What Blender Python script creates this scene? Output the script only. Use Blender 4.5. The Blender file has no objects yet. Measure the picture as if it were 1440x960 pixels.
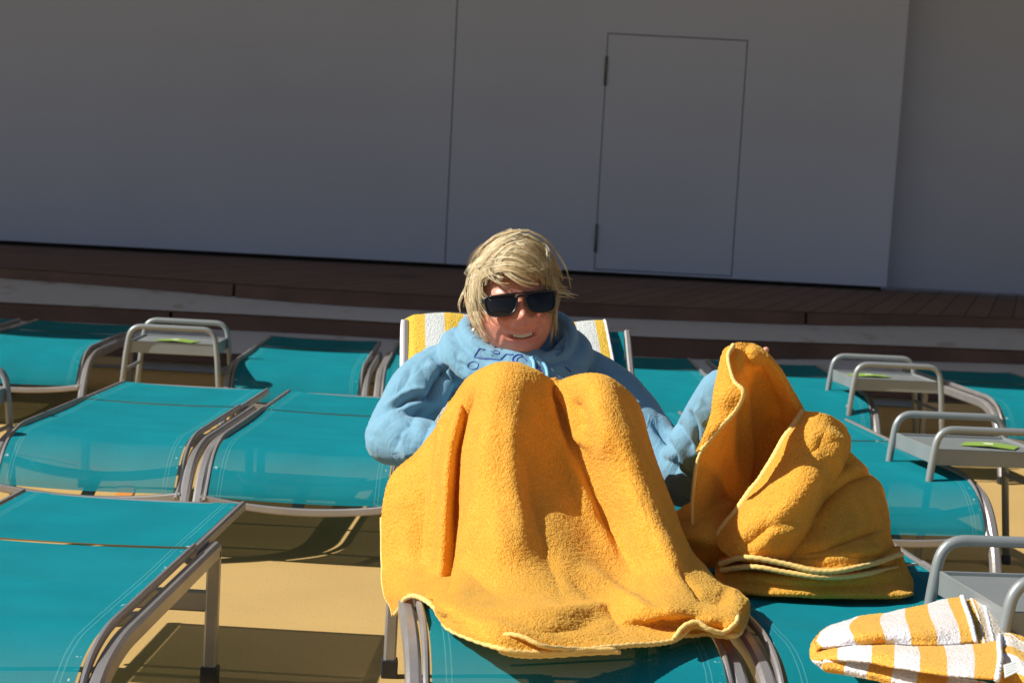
import bpy, bmesh, math, random
import numpy as np
from mathutils import Vector, Matrix, noise
from mathutils.bvhtree import BVHTree
R = math.radians
random.seed(7); rng = np.random.default_rng(7)
scene = bpy.context.scene
col = scene.collection

# ------------------------------------------------------------------ camera
FPX = 2900.0                      # focal length in pixels of the 1440 wide photograph
HC = 1.207                        # camera height
cam_d = bpy.data.cameras.new('camera'); cam = bpy.data.objects.new('camera', cam_d); col.objects.link(cam)
cam_d.sensor_width = 36; cam_d.lens = FPX/1440*36
cam_d.clip_start = 0.05; cam_d.clip_end = 500
CR = Matrix.Rotation(R(90-4.3), 3, 'X') @ Matrix.Rotation(R(3.0), 3, 'Z')
cam.matrix_world = Matrix.Translation((0, 0, HC)) @ CR.to_4x4()
cam_d.dof.use_dof = True; cam_d.dof.focus_distance = 4.6; cam_d.dof.aperture_fstop = 9
scene.camera = cam

# ------------------------------------------------------------------ light
SUN_TO = Vector((-1.0, -0.26, 0.87)).normalized()
EL = math.asin(SUN_TO.z); AZ = math.atan2(SUN_TO.x, SUN_TO.y)
w = bpy.data.worlds.new('World'); scene.world = w; w.use_nodes = True
nt = w.node_tree; bg = nt.nodes['Background']
sky = nt.nodes.new('ShaderNodeTexSky'); sky.sky_type = 'NISHITA'; sky.sun_disc = False
sky.sun_elevation = EL; sky.sun_rotation = AZ
nt.links.new(sky.outputs[0], bg.inputs[0]); bg.inputs[1].default_value = 0.05
sd = bpy.data.lights.new('sun', 'SUN'); sd.energy = 5.0; sd.angle = R(0.5); sd.color = (1, 0.95, 0.87)
so = bpy.data.objects.new('sun', sd); col.objects.link(so)
so.rotation_euler = SUN_TO.to_track_quat('Z', 'Y').to_euler()
scene.view_settings.view_transform = 'Standard'; scene.view_settings.look = 'None'
scene.view_settings.gamma = 1; scene.view_settings.exposure = 0.44
scene.view_settings.use_curve_mapping = False

# ------------------------------------------------------------------ picture <-> world helpers
def ray(px, py):
    return CR @ Vector(((px-720)/FPX, -(py-480)/FPX, -1))
def P(px, py, Y):
    d = ray(px, py); return Vector((0, 0, HC)) + d*(Y/d.y)
def PZ(px, py, z):
    d = ray(px, py); return Vector((0, 0, HC)) + d*((z-HC)/d.z)
CRn = np.array(CR)
def to_px(V):
    L = (V-np.array([0, 0, HC])) @ CRn
    return 720+FPX*L[:, 0]/-L[:, 2], 480-FPX*L[:, 1]/-L[:, 2]

# ------------------------------------------------------------------ object helpers
def mesh(name, V, F, smooth=True):
    m = bpy.data.meshes.new(name); m.from_pydata([tuple(v) for v in V], [], F); m.update()
    if smooth: m.polygons.foreach_set('use_smooth', [True]*len(m.polygons))
    return m
def obj(name, m, mat=None, parent=None):
    o = bpy.data.objects.new(name, m); col.objects.link(o)
    if mat and m is not None and not m.materials: m.materials.append(mat)
    if parent: o.parent = parent
    return o
def tag(o, label=None, cat=None, group=None, kind=None):
    if label: o['label'] = label
    if cat: o['category'] = cat
    if group: o['group'] = group
    if kind: o['kind'] = kind
    return o
def empty(name, loc=(0, 0, 0), rz=0):
    o = bpy.data.objects.new(name, None); o.empty_display_size = .1; col.objects.link(o)
    o.location = loc; o.rotation_euler = (0, 0, rz); return o
def copy_tree(o, parent=None):
    c = o.copy(); col.objects.link(c)
    if parent: c.parent = parent
    for ch in list(o.children): copy_tree(ch, c)
    return c
class MB:
    def __init__(s): s.V = []; s.F = []
    def add(s, V, F):
        k = len(s.V); s.V += [tuple(v) for v in V]; s.F += [tuple(i+k for i in f) for f in F]; return s
    def box(s, a, b):
        x0, y0, z0 = a; x1, y1, z1 = b
        return s.add([(x0,y0,z0),(x1,y0,z0),(x1,y1,z0),(x0,y1,z0),(x0,y0,z1),(x1,y0,z1),(x1,y1,z1),(x0,y1,z1)],
              [(0,3,2,1),(4,5,6,7),(0,1,5,4),(1,2,6,5),(2,3,7,6),(3,0,4,7)])
    def sweep(s, pts, w=.03, h=.03, r=.006, up=(0, 0, 1), n=None, closed=False, radii=None):
        """rounded-rectangle section (n=None) or round section (n sides, radius w) swept along pts"""
        pts = [Vector(p) for p in pts]; up = Vector(up)
        if n: sec = [(w*math.cos(2*math.pi*i/n), w*math.sin(2*math.pi*i/n)) for i in range(n)]
        else:
            a, b = w/2, h/2
            sec = [(a-r,-b),(a,-b+r),(a,b-r),(a-r,b),(-a+r,b),(-a,b-r),(-a,-b+r),(-a+r,-b)]
        m = len(sec); k = len(pts); V = []; last = None
        for i, p in enumerate(pts):
            if closed: d = pts[(i+1) % k]-pts[i-1]
            else: d = (pts[min(i+1, k-1)]-pts[max(i-1, 0)])
            d.normalize()
            sd_ = d.cross(up)
            if sd_.length < .05: sd_ = last if last else Vector((1, 0, 0))
            sd_ = (sd_ - d*sd_.dot(d)).normalized()
            if last and sd_.dot(last) < 0 and not closed: sd_ = -sd_
            last = sd_.copy(); u2 = sd_.cross(d)
            sc = 1.0
            if not closed and 0 < i < k-1:
                c = (pts[i]-pts[i-1]).normalized().dot((pts[i+1]-pts[i]).normalized())
            q = radii[i]/w if radii else 1
            for a_, b_ in sec: V.append(p+sd_*a_*q+u2*b_*q)
        F = []
        for i in range(k if closed else k-1):
            j = (i+1) % k
            for t in range(m): F.append((i*m+t, i*m+(t+1) % m, j*m+(t+1) % m, j*m+t))
        if not closed:
            F.append(tuple(range(m))[::-1]); F.append(tuple((k-1)*m+t for t in range(m)))
        return s.add(V, F)
    def mesh(s, name, smooth=False): return mesh(name, s.V, s.F, smooth)
    def build(s, name, mat, parent=None, smooth=False, bevel=0):
        o = obj(name, s.mesh(name, smooth), mat, parent)
        if bevel:
            b = o.modifiers.new('bevel', 'BEVEL'); b.width = bevel; b.segments = 2; b.limit_method = 'ANGLE'
        return o
def crn(pts, n):
    """Catmull-Rom through pts (k,3) -> n samples"""
    p = np.array(pts, float); k = len(p)
    q = np.concatenate([(2*p[0]-p[1])[None], p, (2*p[-1]-p[-2])[None]])
    t = np.linspace(0, k-1-1e-9, n); i = t.astype(int); f = (t-i)
    sh = (-1,)+(1,)*(p.ndim-1); f = f.reshape(sh)
    a, b, c, d = q[i], q[i+1], q[i+2], q[i+3]
    return .5*((2*b)+(-a+c)*f+(2*a-5*b+4*c-d)*f**2+(-a+3*b-3*c+d)*f**3)
def curve(pts, n): return [Vector(p) for p in crn(pts, n)]
def rnd(pts, rad, seg=6):
    """polyline with rounded corners"""
    pts = [Vector(p) for p in pts]; out = [pts[0]]
    for i in range(1, len(pts)-1):
        a = (pts[i-1]-pts[i]); b = (pts[i+1]-pts[i]); r_ = min(rad, a.length*.49, b.length*.49)
        A = pts[i]+a.normalized()*r_; B = pts[i]+b.normalized()*r_
        for s_ in range(seg+1):
            t = s_/seg; out.append(A*(1-t)**2+pts[i]*2*t*(1-t)+B*t*t)
    out.append(pts[-1]); return out
def lattice(rows, nu, nv):
    """rows of (px,py,Y) or (px,py,'z',z) -> (nv,nu,3) world grid"""
    W = [[list(PZ(c[0], c[1], c[3])) if len(c) == 4 else list(P(*c)) for c in r] for r in rows]
    A = crn(np.array(W), nv)
    return np.swapaxes(crn(np.swapaxes(A, 0, 1), nu), 0, 1)
def gridfaces(nv, nu, k=0):
    return [(k+i*nu+j, k+i*nu+j+1, k+(i+1)*nu+j+1, k+(i+1)*nu+j) for i in range(nv-1) for j in range(nu-1)]
def gnormals(G):
    du = np.gradient(G, axis=1); dv = np.gradient(G, axis=0)
    N = np.cross(du, dv); N /= np.linalg.norm(N, axis=2, keepdims=True)+1e-9
    toc = np.array([0, 0, HC])-G
    s_ = np.sign((N*toc).sum(2).mean()); return N*s_
def seg_d(X, Y, line):
    """distance of points to a polyline in 2D, and parameter 0..1 along it"""
    best = np.full(X.shape, 1e9); tt = np.zeros(X.shape); L = len(line)-1
    side = np.zeros(X.shape)
    for i in range(L):
        ax, ay = line[i]; bx, by = line[i+1]; dx, dy = bx-ax, by-ay
        t = np.clip(((X-ax)*dx+(Y-ay)*dy)/(dx*dx+dy*dy), 0, 1)
        ex = X-ax-t*dx; ey = Y-ay-t*dy; d = np.hypot(ex, ey)
        m_ = d < best; best = np.where(m_, d, best); tt = np.where(m_, (i+t)/L, tt)
        side = np.where(m_, np.sign(dx*ey-dy*ex), side)
    return best, tt, side
def creases(X, Y, specs):
    """sum of folds; spec = (polyline, amplitude m, width px[, asym])"""
    D = np.zeros(X.shape)
    for sp in specs:
        line, amp, wd = sp[:3]; d, t, side = seg_d(X, Y, line)
        fade = np.clip(np.minimum(t, 1-t)*5, 0, 1) if len(sp) < 4 else 1
        fade = np.where((t <= 0) | (t >= 1), 0 if len(sp) < 4 else 1, fade)
        D += amp*np.exp(-(d/wd)**(2 if amp > 0 else 1.25))*fade
    return D
def fbm(V, sc, seed=0, o=3):
    out = np.empty(len(V))
    for i, v in enumerate(V):
        out[i] = noise.fractal(Vector((v[0]*sc+seed, v[1]*sc, v[2]*sc)), 1.0, 2.0, o)
    return out
def evaluated(o):
    dg = bpy.context.evaluated_depsgraph_get(); dg.update()
    m = bpy.data.meshes.new_from_object(o.evaluated_get(dg)); return m

# ------------------------------------------------------------------ materials
def mat(name, color, rough=.6, metal=0, spec=.5, bump=None, var=None, sheen=0, coat=0):
    """bump = (scale, strength, distance); var = (scale, amount) brightness mottling"""
    m = bpy.data.materials.new(name); m.use_nodes = True; n = m.node_tree.nodes; l = m.node_tree.links
    b = n['Principled BSDF']; b.inputs['Base Color'].default_value = (*color, 1)
    b.inputs['Roughness'].default_value = rough; b.inputs['Metallic'].default_value = metal
    b.inputs['Specular IOR Level'].default_value = spec
    b.inputs['Sheen Weight'].default_value = sheen; b.inputs['Coat Weight'].default_value = coat
    tc = n.new('ShaderNodeTexCoord')
    if var:
        t = n.new('ShaderNodeTexNoise'); t.inputs['Scale'].default_value = var[0]; t.inputs['Detail'].default_value = 6
        l.new(tc.outputs['Object'], t.inputs['Vector'])
        r_ = n.new('ShaderNodeMapRange'); r_.inputs[1].default_value = .3; r_.inputs[2].default_value = .7
        r_.inputs[3].default_value = 1-var[1]; r_.inputs[4].default_value = 1+var[1]
        l.new(t.outputs[0], r_.inputs[0])
        v = n.new('ShaderNodeVectorMath'); v.operation = 'SCALE'; v.inputs[0].default_value = color
        l.new(r_.outputs[0], v.inputs['Scale']); l.new(v.outputs[0], b.inputs['Base Color'])
    if bump:
        t = n.new('ShaderNodeTexNoise'); t.inputs['Scale'].default_value = bump[0]; t.inputs['Detail'].default_value = 3
        l.new(tc.outputs['Object'], t.inputs['Vector'])
        bp = n.new('ShaderNodeBump'); bp.inputs['Strength'].default_value = bump[1]; bp.inputs['Distance'].default_value = bump[2]
        l.new(t.outputs[0], bp.inputs['Height']); l.new(bp.outputs[0], b.inputs['Normal'])
    return m
class NB:
    """tiny node-builder"""
    def __init__(s, m): s.m = m; s.n = m.node_tree.nodes; s.l = m.node_tree.links; s.b = s.n['Principled BSDF']
    def node(s, t, **k):
        x = s.n.new(t)
        for a, v in k.items(): setattr(x, a, v)
        return x
    def sock(s, i, v):
        if isinstance(v, bpy.types.NodeSocket): s.l.new(v, i)
        else: i.default_value = v
    def math(s, op, a, b=0.0, c=0.0):
        x = s.node('ShaderNodeMath', operation=op); s.sock(x.inputs[0], a); s.sock(x.inputs[1], b); s.sock(x.inputs[2], c); return x.outputs[0]
    def mix(s, f, a, b):
        x = s.node('ShaderNodeMix', data_type='RGBA'); s.sock(x.inputs[0], f)
        s.sock(x.inputs[6], a if isinstance(a, bpy.types.NodeSocket) else (*a, 1)); s.sock(x.inputs[7], b if isinstance(b, bpy.types.NodeSocket) else (*b, 1)); return x.outputs[2]
    def noise(s, vec, sc, det=3, out=0):
        x = s.node('ShaderNodeTexNoise'); s.l.new(vec, x.inputs['Vector']); x.inputs['Scale'].default_value = sc; x.inputs['Detail'].default_value = det; return x.outputs[out]
    def rng(s, v, a, b, c=0.0, d=1.0):
        x = s.node('ShaderNodeMapRange'); s.sock(x.inputs[0], v)
        for i, q in enumerate((a, b, c, d)): x.inputs[i+1].default_value = q
        return x.outputs[0]

METAL = mat('frame_metal', (.36, .345, .34), .38, .55, bump=(60, .15, .002), var=(9, .10))
METAL2 = mat('table_metal', (.26, .285, .29), .4, .3, var=(8, .07), bump=(90, .1, .001))
RUBBER = mat('black_rubber', (.02, .02, .024), .5)
def tealmat():
    m = mat('teal_mesh_fabric', (.006, .33, .36), .85, 0, .12); k = NB(m)
    tc = k.node('ShaderNodeTexCoord'); o = tc.outputs['Object']
    sx = k.node('ShaderNodeSeparateXYZ'); k.l.new(o, sx.inputs[0])
    ax = k.math('ABSOLUTE', sx.outputs[0])
    nz = k.noise(o, 5, 5)
    base = k.mix(k.rng(nz, .3, .7), (.0010, .180, .222), (.0014, .218, .266))
    # stitched seams and fraying at the edge
    wob = k.math('MULTIPLY', k.math('SUBTRACT', k.noise(o, 25, 2), .5), .004)
    a2 = k.math('ADD', ax, wob)
    s1 = k.math('LESS_THAN', k.math('ABSOLUTE', k.math('SUBTRACT', a2, .240)), .0011)
    s2 = k.math('LESS_THAN', k.math('ABSOLUTE', k.math('SUBTRACT', a2, .250)), .0011)
    st = k.math('MULTIPLY', k.math('MAXIMUM', s1, s2), .17)
    edge = k.math('GREATER_THAN', ax, .262)
    fr = k.math('MULTIPLY', edge, k.math('GREATER_THAN', k.noise(o, 45, 4), .66))
    c = k.mix(st, base, (.35, .62, .60)); c = k.mix(k.math('MULTIPLY', edge, .3), c, (.003, .2, .24))
    c = k.mix(k.math('MULTIPLY', fr, .7), c, (.45, .62, .6))
    k.l.new(c, k.b.inputs['Base Color'])
    # weave: two crossed waves
    w1 = k.node('ShaderNodeTexWave', wave_type='BANDS', bands_direction='X'); w1.inputs['Scale'].default_value = 95
    w2 = k.node('ShaderNodeTexWave', wave_type='BANDS', bands_direction='Y'); w2.inputs['Scale'].default_value = 95
    rot = k.node('ShaderNodeMapping'); rot.inputs['Rotation'].default_value = (0, 0, .5); k.l.new(o, rot.inputs[0])
    k.l.new(rot.outputs[0], w1.inputs[0]); k.l.new(rot.outputs[0], w2.inputs[0])
    wv = k.math('MULTIPLY', w1.outputs[1], w2.outputs[1])
    bp = k.node('ShaderNodeBump'); bp.inputs['Strength'].default_value = .45; bp.inputs['Distance'].default_value = .0015
    k.l.new(wv, bp.inputs['Height']); k.l.new(bp.outputs[0], k.b.inputs['Normal'])
    tr = k.node('ShaderNodeBsdfTranslucent'); k.l.new(c, tr.inputs[0])
    tp = k.node('ShaderNodeBsdfTransparent')
    m1 = k.node('ShaderNodeMixShader'); m1.inputs[0].default_value = .05
    k.l.new(k.b.outputs[0], m1.inputs[1]); k.l.new(tr.outputs[0], m1.inputs[2])
    m2 = k.node('ShaderNodeMixShader')
    lw = k.node('ShaderNodeLayerWeight'); lw.inputs[0].default_value = .5
    k.sock(m2.inputs[0], k.math('MULTIPLY', k.math('POWER', k.math('SUBTRACT', 1.0, lw.outputs['Facing']), 2.2), k.rng(wv, .2, .9, .19, .04)))
    k.l.new(m1.outputs[0], m2.inputs[1]); k.l.new(tp.outputs[0], m2.inputs[2])
    k.l.new(m2.outputs[0], k.n['Material Output'].inputs[0]); return m
TEAL = tealmat()
def terry(name, color, c2=None, trans=.22):
    """terry cloth: looped pile; c2 gives stripes read from the 'stripe' attribute"""
    m = mat(name, color, .95, 0, .08, sheen=.5); k = NB(m)
    k.b.inputs['Sheen Roughness'].default_value = .5
    k.b.inputs['Sheen Tint'].default_value = (*[min(1, q*1.3+.2) for q in color], 1)
    tc = k.node('ShaderNodeTexCoord'); o = tc.outputs['Object']
    n1 = k.noise(o, 260, 3); n2 = k.noise(o, 18, 4)
    f = k.math('MULTIPLY', k.rng(n1, .3, .7, .88, 1.08), k.rng(n2, .3, .7, .93, 1.05))
    nt_ = k.noise(o, 330, 3)
    tip = tuple(min(.97, q*a_+b_) for q, a_, b_ in zip(color, (1, 1.08, 1.0), (.02, .05, .055)))
    root = tuple(q*a_ for q, a_ in zip(color, (.98, .86, .7)))
    base = k.mix(k.rng(nt_, .38, .62), root, tip)
    if c2:
        at = k.node('ShaderNodeAttribute', attribute_name='stripe')
        v = k.math('ADD', at.outputs['Fac'], k.math('MULTIPLY', k.math('SUBTRACT', n1, .5), .06))
        fr = k.math('FRACT', v)
        base = k.mix(k.math('GREATER_THAN', fr, .5), base, c2)
    sc = k.node('ShaderNodeVectorMath', operation='SCALE'); k.l.new(base, sc.inputs[0]); k.l.new(f, sc.inputs['Scale'])
    k.l.new(sc.outputs[0], k.b.inputs['Base Color'])
    bp = k.node('ShaderNodeBump'); bp.inputs['Strength'].default_value = .75; bp.inputs['Distance'].default_value = .004
    vo = k.node('ShaderNodeTexVoronoi'); vo.inputs['Scale'].default_value = 230; k.l.new(o, vo.inputs['Vector'])
    hh = k.math('SUBTRACT', n1, k.math('MULTIPLY', vo.outputs['Distance'], .5))
    k.l.new(hh, bp.inputs['Height']); k.l.new(bp.outputs[0], k.b.inputs['Normal'])
    tr = k.node('ShaderNodeBsdfTranslucent'); k.l.new(sc.outputs[0], tr.inputs[0])
    ms = k.node('ShaderNodeMixShader'); ms.inputs[0].default_value = trans
    k.l.new(k.b.outputs[0], ms.inputs[1]); k.l.new(tr.outputs[0], ms.inputs[2])
    k.l.new(ms.outputs[0], k.n['Material Output'].inputs[0]); return m
YEL = (.93, .475, .05)
TOWEL = terry('yellow_terry', YEL, trans=.32)
HEM = mat('towel_hem', (.80, .55, .17), .9, bump=(300, .6, .002), sheen=.2)
STRIPED = terry('striped_terry', (.84, .43, .06), (.80, .80, .86), trans=.15)
STRIPED2 = terry('faded_striped_terry', (.78, .50, .05), (.62, .66, .68), trans=.15)
WHITEHEM = mat('white_hem', (.78, .78, .82), .9, bump=(300, .6, .002))
HOOD = mat('hoodie_fleece', (.160, .325, .445), .9, 0, .15, bump=(420, .35, .001), var=(14, .05), sheen=.2)
kk = NB(HOOD); tcc = kk.node('ShaderNodeTexCoord'); mpp = kk.node('ShaderNodeMapping'); mpp.inputs['Scale'].default_value = (1, 1, .55); kk.l.new(tcc.outputs['Object'], mpp.inputs[0])
wr = kk.node('ShaderNodeTexNoise'); wr.inputs['Scale'].default_value = 26; wr.inputs['Detail'].default_value = 3; wr.inputs['Distortion'].default_value = 1.2; kk.l.new(mpp.outputs[0], wr.inputs['Vector'])
b2 = kk.node('ShaderNodeBump'); b2.inputs['Strength'].default_value = .5; b2.inputs['Distance'].default_value = .012
kk.l.new(kk.math('ABSOLUTE', kk.math('SUBTRACT', wr.outputs[0], .5)), b2.inputs['Height'])
b1 = [n_ for n_ in kk.n if n_.bl_idname == 'ShaderNodeBump' and n_ != b2][0]; kk.l.new(b2.outputs[0], b1.inputs['Normal'])
INK = mat('hoodie_print_ink', (.012, .05, .30), .6)
CORD = mat('drawstring_cotton', (.21, .50, .72), .85, bump=(600, .5, .001))

# ------------------------------------------------------------------ the setting
def floor_mat():
    m = mat('deck_coating', (.60, .37, .13), .75, 0, .25); k = NB(m)
    tc = k.node('ShaderNodeTexCoord'); o = tc.outputs['Object']
    big = k.noise(o, 1.3, 5); fine = k.noise(o, 170, 3); sp = k.node('ShaderNodeTexVoronoi'); sp.inputs['Scale'].default_value = 55; k.l.new(o, sp.inputs['Vector'])
    c = k.mix(k.rng(big, .3, .7), (.47, .318, .115), (.545, .372, .138))
    c = k.mix(k.math('MULTIPLY', k.math('LESS_THAN', sp.outputs[0], .15), .55), c, (.30, .17, .06))
    c = k.mix(k.rng(fine, .35, .65, 0, .42), c, (.40, .24, .09))
    k.l.new(c, k.b.inputs['Base Color'])
    bp = k.node('ShaderNodeBump'); bp.inputs['Strength'].default_value = .35; bp.inputs['Distance'].default_value = .002
    k.l.new(fine, bp.inputs['Height']); k.l.new(bp.outputs[0], k.b.inputs['Normal']); return m
FLOORM = floor_mat()
b = MB(); b.add([(-60, -40, 0), (60, -40, 0), (60, 60, 0), (-60, 60, 0)], [(0, 1, 2, 3)])
tag(b.build('deck_floor', FLOORM), kind='structure')
# painted orange ring on the deck (seen below the second row)
c0 = PZ(188, 690, 0); ringc = Vector((c0.x-1.15, c0.y-.2, 0)); V = []; F = []
for i in range(65):
    a = R(-35+i*2.2)
    for r_ in (1.11, 1.17): V.append((ringc.x+r_*math.cos(a), ringc.y+r_*math.sin(a), .004))
F = [(2*i, 2*i+1, 2*i+3, 2*i+2) for i in range(64)]
tag(obj('painted_ring', mesh('painted_ring', V, F), mat('orange_deck_paint', (.62, .24, .04), .7)), kind='structure')

def wood_mat(name, a, b_, ang, plank=.09, line=.006):
    m = mat(name, a, .65, 0, .3); k = NB(m)
    tc = k.node('ShaderNodeTexCoord'); mp = k.node('ShaderNodeMapping'); mp.inputs['Rotation'].default_value = (0, 0, ang)
    k.l.new(tc.outputs['Object'], mp.inputs[0]); sx = k.node('ShaderNodeSeparateXYZ'); k.l.new(mp.outputs[0], sx.inputs[0])
    sc = k.math('DIVIDE', sx.outputs[0], plank); fr = k.math('FRACT', sc); idn = k.math('FLOOR', sc)
    wn = k.node('ShaderNodeTexWhiteNoise', noise_dimensions='1D'); k.l.new(idn, wn.inputs['W'])
    st = k.node('ShaderNodeMapping'); st.inputs['Scale'].default_value = (8, .7, 8); k.l.new(mp.outputs[0], st.inputs[0])
    g = k.noise(st.outputs[0], 3, 5)
    c = k.mix(k.math('MULTIPLY', k.math('ADD', wn.outputs[0], k.rng(g, .3, .7)), .5), a, b_)
    c = k.mix(k.math('LESS_THAN', fr, line/plank), c, (.01, .008, .007))
    c = k.mix(k.rng(k.noise(tc.outputs['Object'], 1.1, 4), .55, .75, 0, .5), c, (.035, .022, .018))
    k.l.new(c, k.b.inputs['Base Color'])
    bp = k.node('ShaderNodeBump'); bp.inputs['Strength'].default_value = .3; bp.inputs['Distance'].default_value = .004
    k.l.new(g, bp.inputs['Height']); k.l.new(bp.outputs[0], k.b.inputs['Normal']); return m
WOODTOP = wood_mat('stage_planks', (.13, .072, .055), (.20, .12, .095), R(14), .16, .012)
WOODF = mat('stage_fascia_wood', (.115, .062, .048), .6, var=(3, .3), bump=(20, .3, .004))
def riser_mat():
    m = mat('stage_riser_paint', (.62, .62, .64), .6); k = NB(m)
    tc = k.node('ShaderNodeTexCoord'); mp = k.node('ShaderNodeMapping'); mp.inputs['Scale'].default_value = (1, 1, .06)
    k.l.new(tc.outputs['Object'], mp.inputs[0])
    n1 = k.noise(mp.outputs[0], 4.5, 4)
    c = k.mix(k.rng(n1, .60, .72, 0, .55), (.55, .57, .64), (.32, .24, .17)); k.l.new(c, k.b.inputs['Base Color']); return m
RISER = riser_mat()
# three curved wooden tiers under the stage wall
def tier(px_depth, z, name):
    pts = []
    for px, py in px_depth: p = PZ(px, py, z); pts.append((p.x, p.y))
    a, b2 = pts[0], pts[1]; y0, y1 = pts[-2], pts[-1]
    L = (a[0]-(b2[0]-a[0])*3, a[1]-(b2[1]-a[1])*2.2); Rr = (y1[0]+(y1[0]-y0[0])*3, y1[1]+(y1[1]-y0[1])*2.2)
    return crn(np.array([L]+pts+[Rr]), 90)
def stage():
    root = empty('stage', (0, 13, 0)); tag(root, 'low stage of dark wooden tiers with white risers below the grey wall', 'stage')
    def loc(v): return (v[0], v[1]-13, v[2])
    specs = [  # front-edge pixels, top z, riser inset
        ([(0, 376), (415, 404), (780, 424), (1119, 438), (1440, 447)], .49, .105, .12),
        ([(0, 426), (415, 447), (895, 474), (1440, 494)], .32, .12, .12),
        ([(160, 489), (560, 512), (1000, 530), (1400, 552)], .12, .06, .06)]
    fronts = []
    for k, (pp, z, th, ins) in enumerate(specs):
        fr = tier(pp, z, k); fronts.append(fr)
        n = len(fr); yb = 22
        # tread with nose
        V = []; F = []
        for x, y in fr: V += [loc((x, y, z)), loc((x, yb-k*.0, z))]
        F = [(2*i, 2*i+2, 2*i+3, 2*i+1) for i in range(n-1)]
        obj('tread', mesh('tread', V, F, False), WOODTOP, root)
        # fascia boards with gaps
        nb = 0; start = 0; cuts = [0] + [i for i in range(9, n, 17)] + [n-1]
        mbf = MB()
        for a, c in zip(cuts[:-1], cuts[1:]):
            seg = [Vector(loc((x, y, z-th/2-.003))) for x, y in fr[a:c+1]]
            if len(seg) < 2: continue
            d = (seg[-1]-seg[-2]).normalized(); seg[-1] = seg[-1]-d*.02
            for s_ in seg: s_.y -= .012
            mbf.sweep(seg, .045, th, .006)
        mbf.build('fascia', WOODF, root)
        V = []
        if k < 2:
            nf = tier(specs[k+1][0], specs[k+1][1], 0); yb_ = np.interp([p_[0] for p_ in fr], nf[:, 0], nf[:, 1])+.07; zb_ = specs[k+1][1]+.002
        else: yb_ = fr[:, 1]+ins; zb_ = 0
        for (x, y), y2 in zip(fr, yb_): V += [loc((x, y+ins, z-th*.5)), loc((x, max(y2, y-1.0), zb_))]
        obj('riser', mesh('riser', V, [(2*i, 2*i+1, 2*i+3, 2*i+2) for i in range(n-1)], False), RISER, root)
    return root
stage()

# big grey wall, leaning out over the stage; a flush hatch door; an unseen roof edge added to keep the sun off it
WALLP = mat('grey_wall_paint', (.50, .575, .80), .55, 0, .3, var=(.5, .05), bump=(3, .06, .02))
WALLP2 = mat('recess_wall_grey', (.445, .505, .69), .55, 0, .3, var=(.5, .05), bump=(3, .06, .02))  # darker tone of the wall grey, used on the recessed panel
DARK = mat('shadow_gap', (.03, .03, .033), .8)
LEAN = R(4.6); WY = 17.4; WZ = .49
def wall():
    root = empty('stage_wall', (0, WY, WZ)); root.rotation_euler = (LEAN, 0, 0)
    tag(root, 'tall plain grey panelled wall in shade behind the wooden stage', 'wall')
    M = Matrix.Translation((0, WY, WZ)) @ Matrix.Rotation(LEAN, 4, 'X'); Mi = M.inverted()
    def wl(px, py):
        o = Mi @ Vector((0, 0, HC)); d = Mi.to_3x3() @ ray(px, py); return o + d*(-o.y/d.y)
    s1 = (wl(644, 0).x+wl(625, 375).x)/2; e2 = (wl(1280, 0).x+wl(1245, 408).x)/2
    dl = (wl(855, 48).x+wl(837, 378).x)/2; dr = (wl(1051, 58).x+wl(1028, 388).x)/2
    dt = (wl(855, 48).z+wl(1051, 58).z)/2; db = (wl(837, 378).z+wl(1028, 388).z)/2
    H = 5.6; g = .007; t = .12; zb = .035
    def pan(x0, x1, z0, z1, y0=0.0, m=WALLP, name='wall_panel', yt=t):
        return MB().box((x0, y0, z0), (x1, y0+yt, z1)).build(name, m, root, bevel=.004)
    pan(-30, s1-g/2, zb, H)
    b = MB(); x0 = s1+g/2
    b.box((x0, 0, zb), (dl-g, t, H)); b.box((dr+g, 0, zb), (e2, t, H))
    b.box((dl-g, .0004, dt+g), (dr+g, t-.001, H-.01)); b.box((dl-g, .0004, zb+.001), (dr+g, t-.001, db-g))
    b.build('wall_panel', WALLP, root)
    dd = MB().box((dl, .003, db), (dr, .05, dt)).build('hatch_door', WALLP, root, bevel=.003)
    for py in (100, 335):
        zz = wl(853 if py < 200 else 839, py).z
        h = MB().sweep([(dl-.004, -.008, zz-.12), (dl-.004, -.008, zz+.12)], .011, n=10).build('hinge', mat('hinge_metal', (.12, .12, .125), .5, .4), dd, smooth=True)
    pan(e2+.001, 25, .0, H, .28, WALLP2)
    MB().box((-30, t+.02, -.3), (e2-.02, t+.05, H)).build('gap_shade_backing', DARK, root)  # near-black sheet stands in for the shade in the seams and base gap
    # unseen roof above the picture, added to cast shade on wall and stage
    ov = MB(); zt = H
    ov.add([(-34, -7.95, zt), (28, -8.85, zt), (28, .5, zt), (-34, .5, zt), (-34, -7.95, zt+.3), (28, -8.85, zt+.3), (28, .5, zt+.3), (-34, .5, zt+.3)],
           [(0,3,2,1),(4,5,6,7),(0,1,5,4),(1,2,6,5),(2,3,7,6),(3,0,4,7)])
    ov.build('shade_overhang', WALLP, root)
wall()

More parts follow.
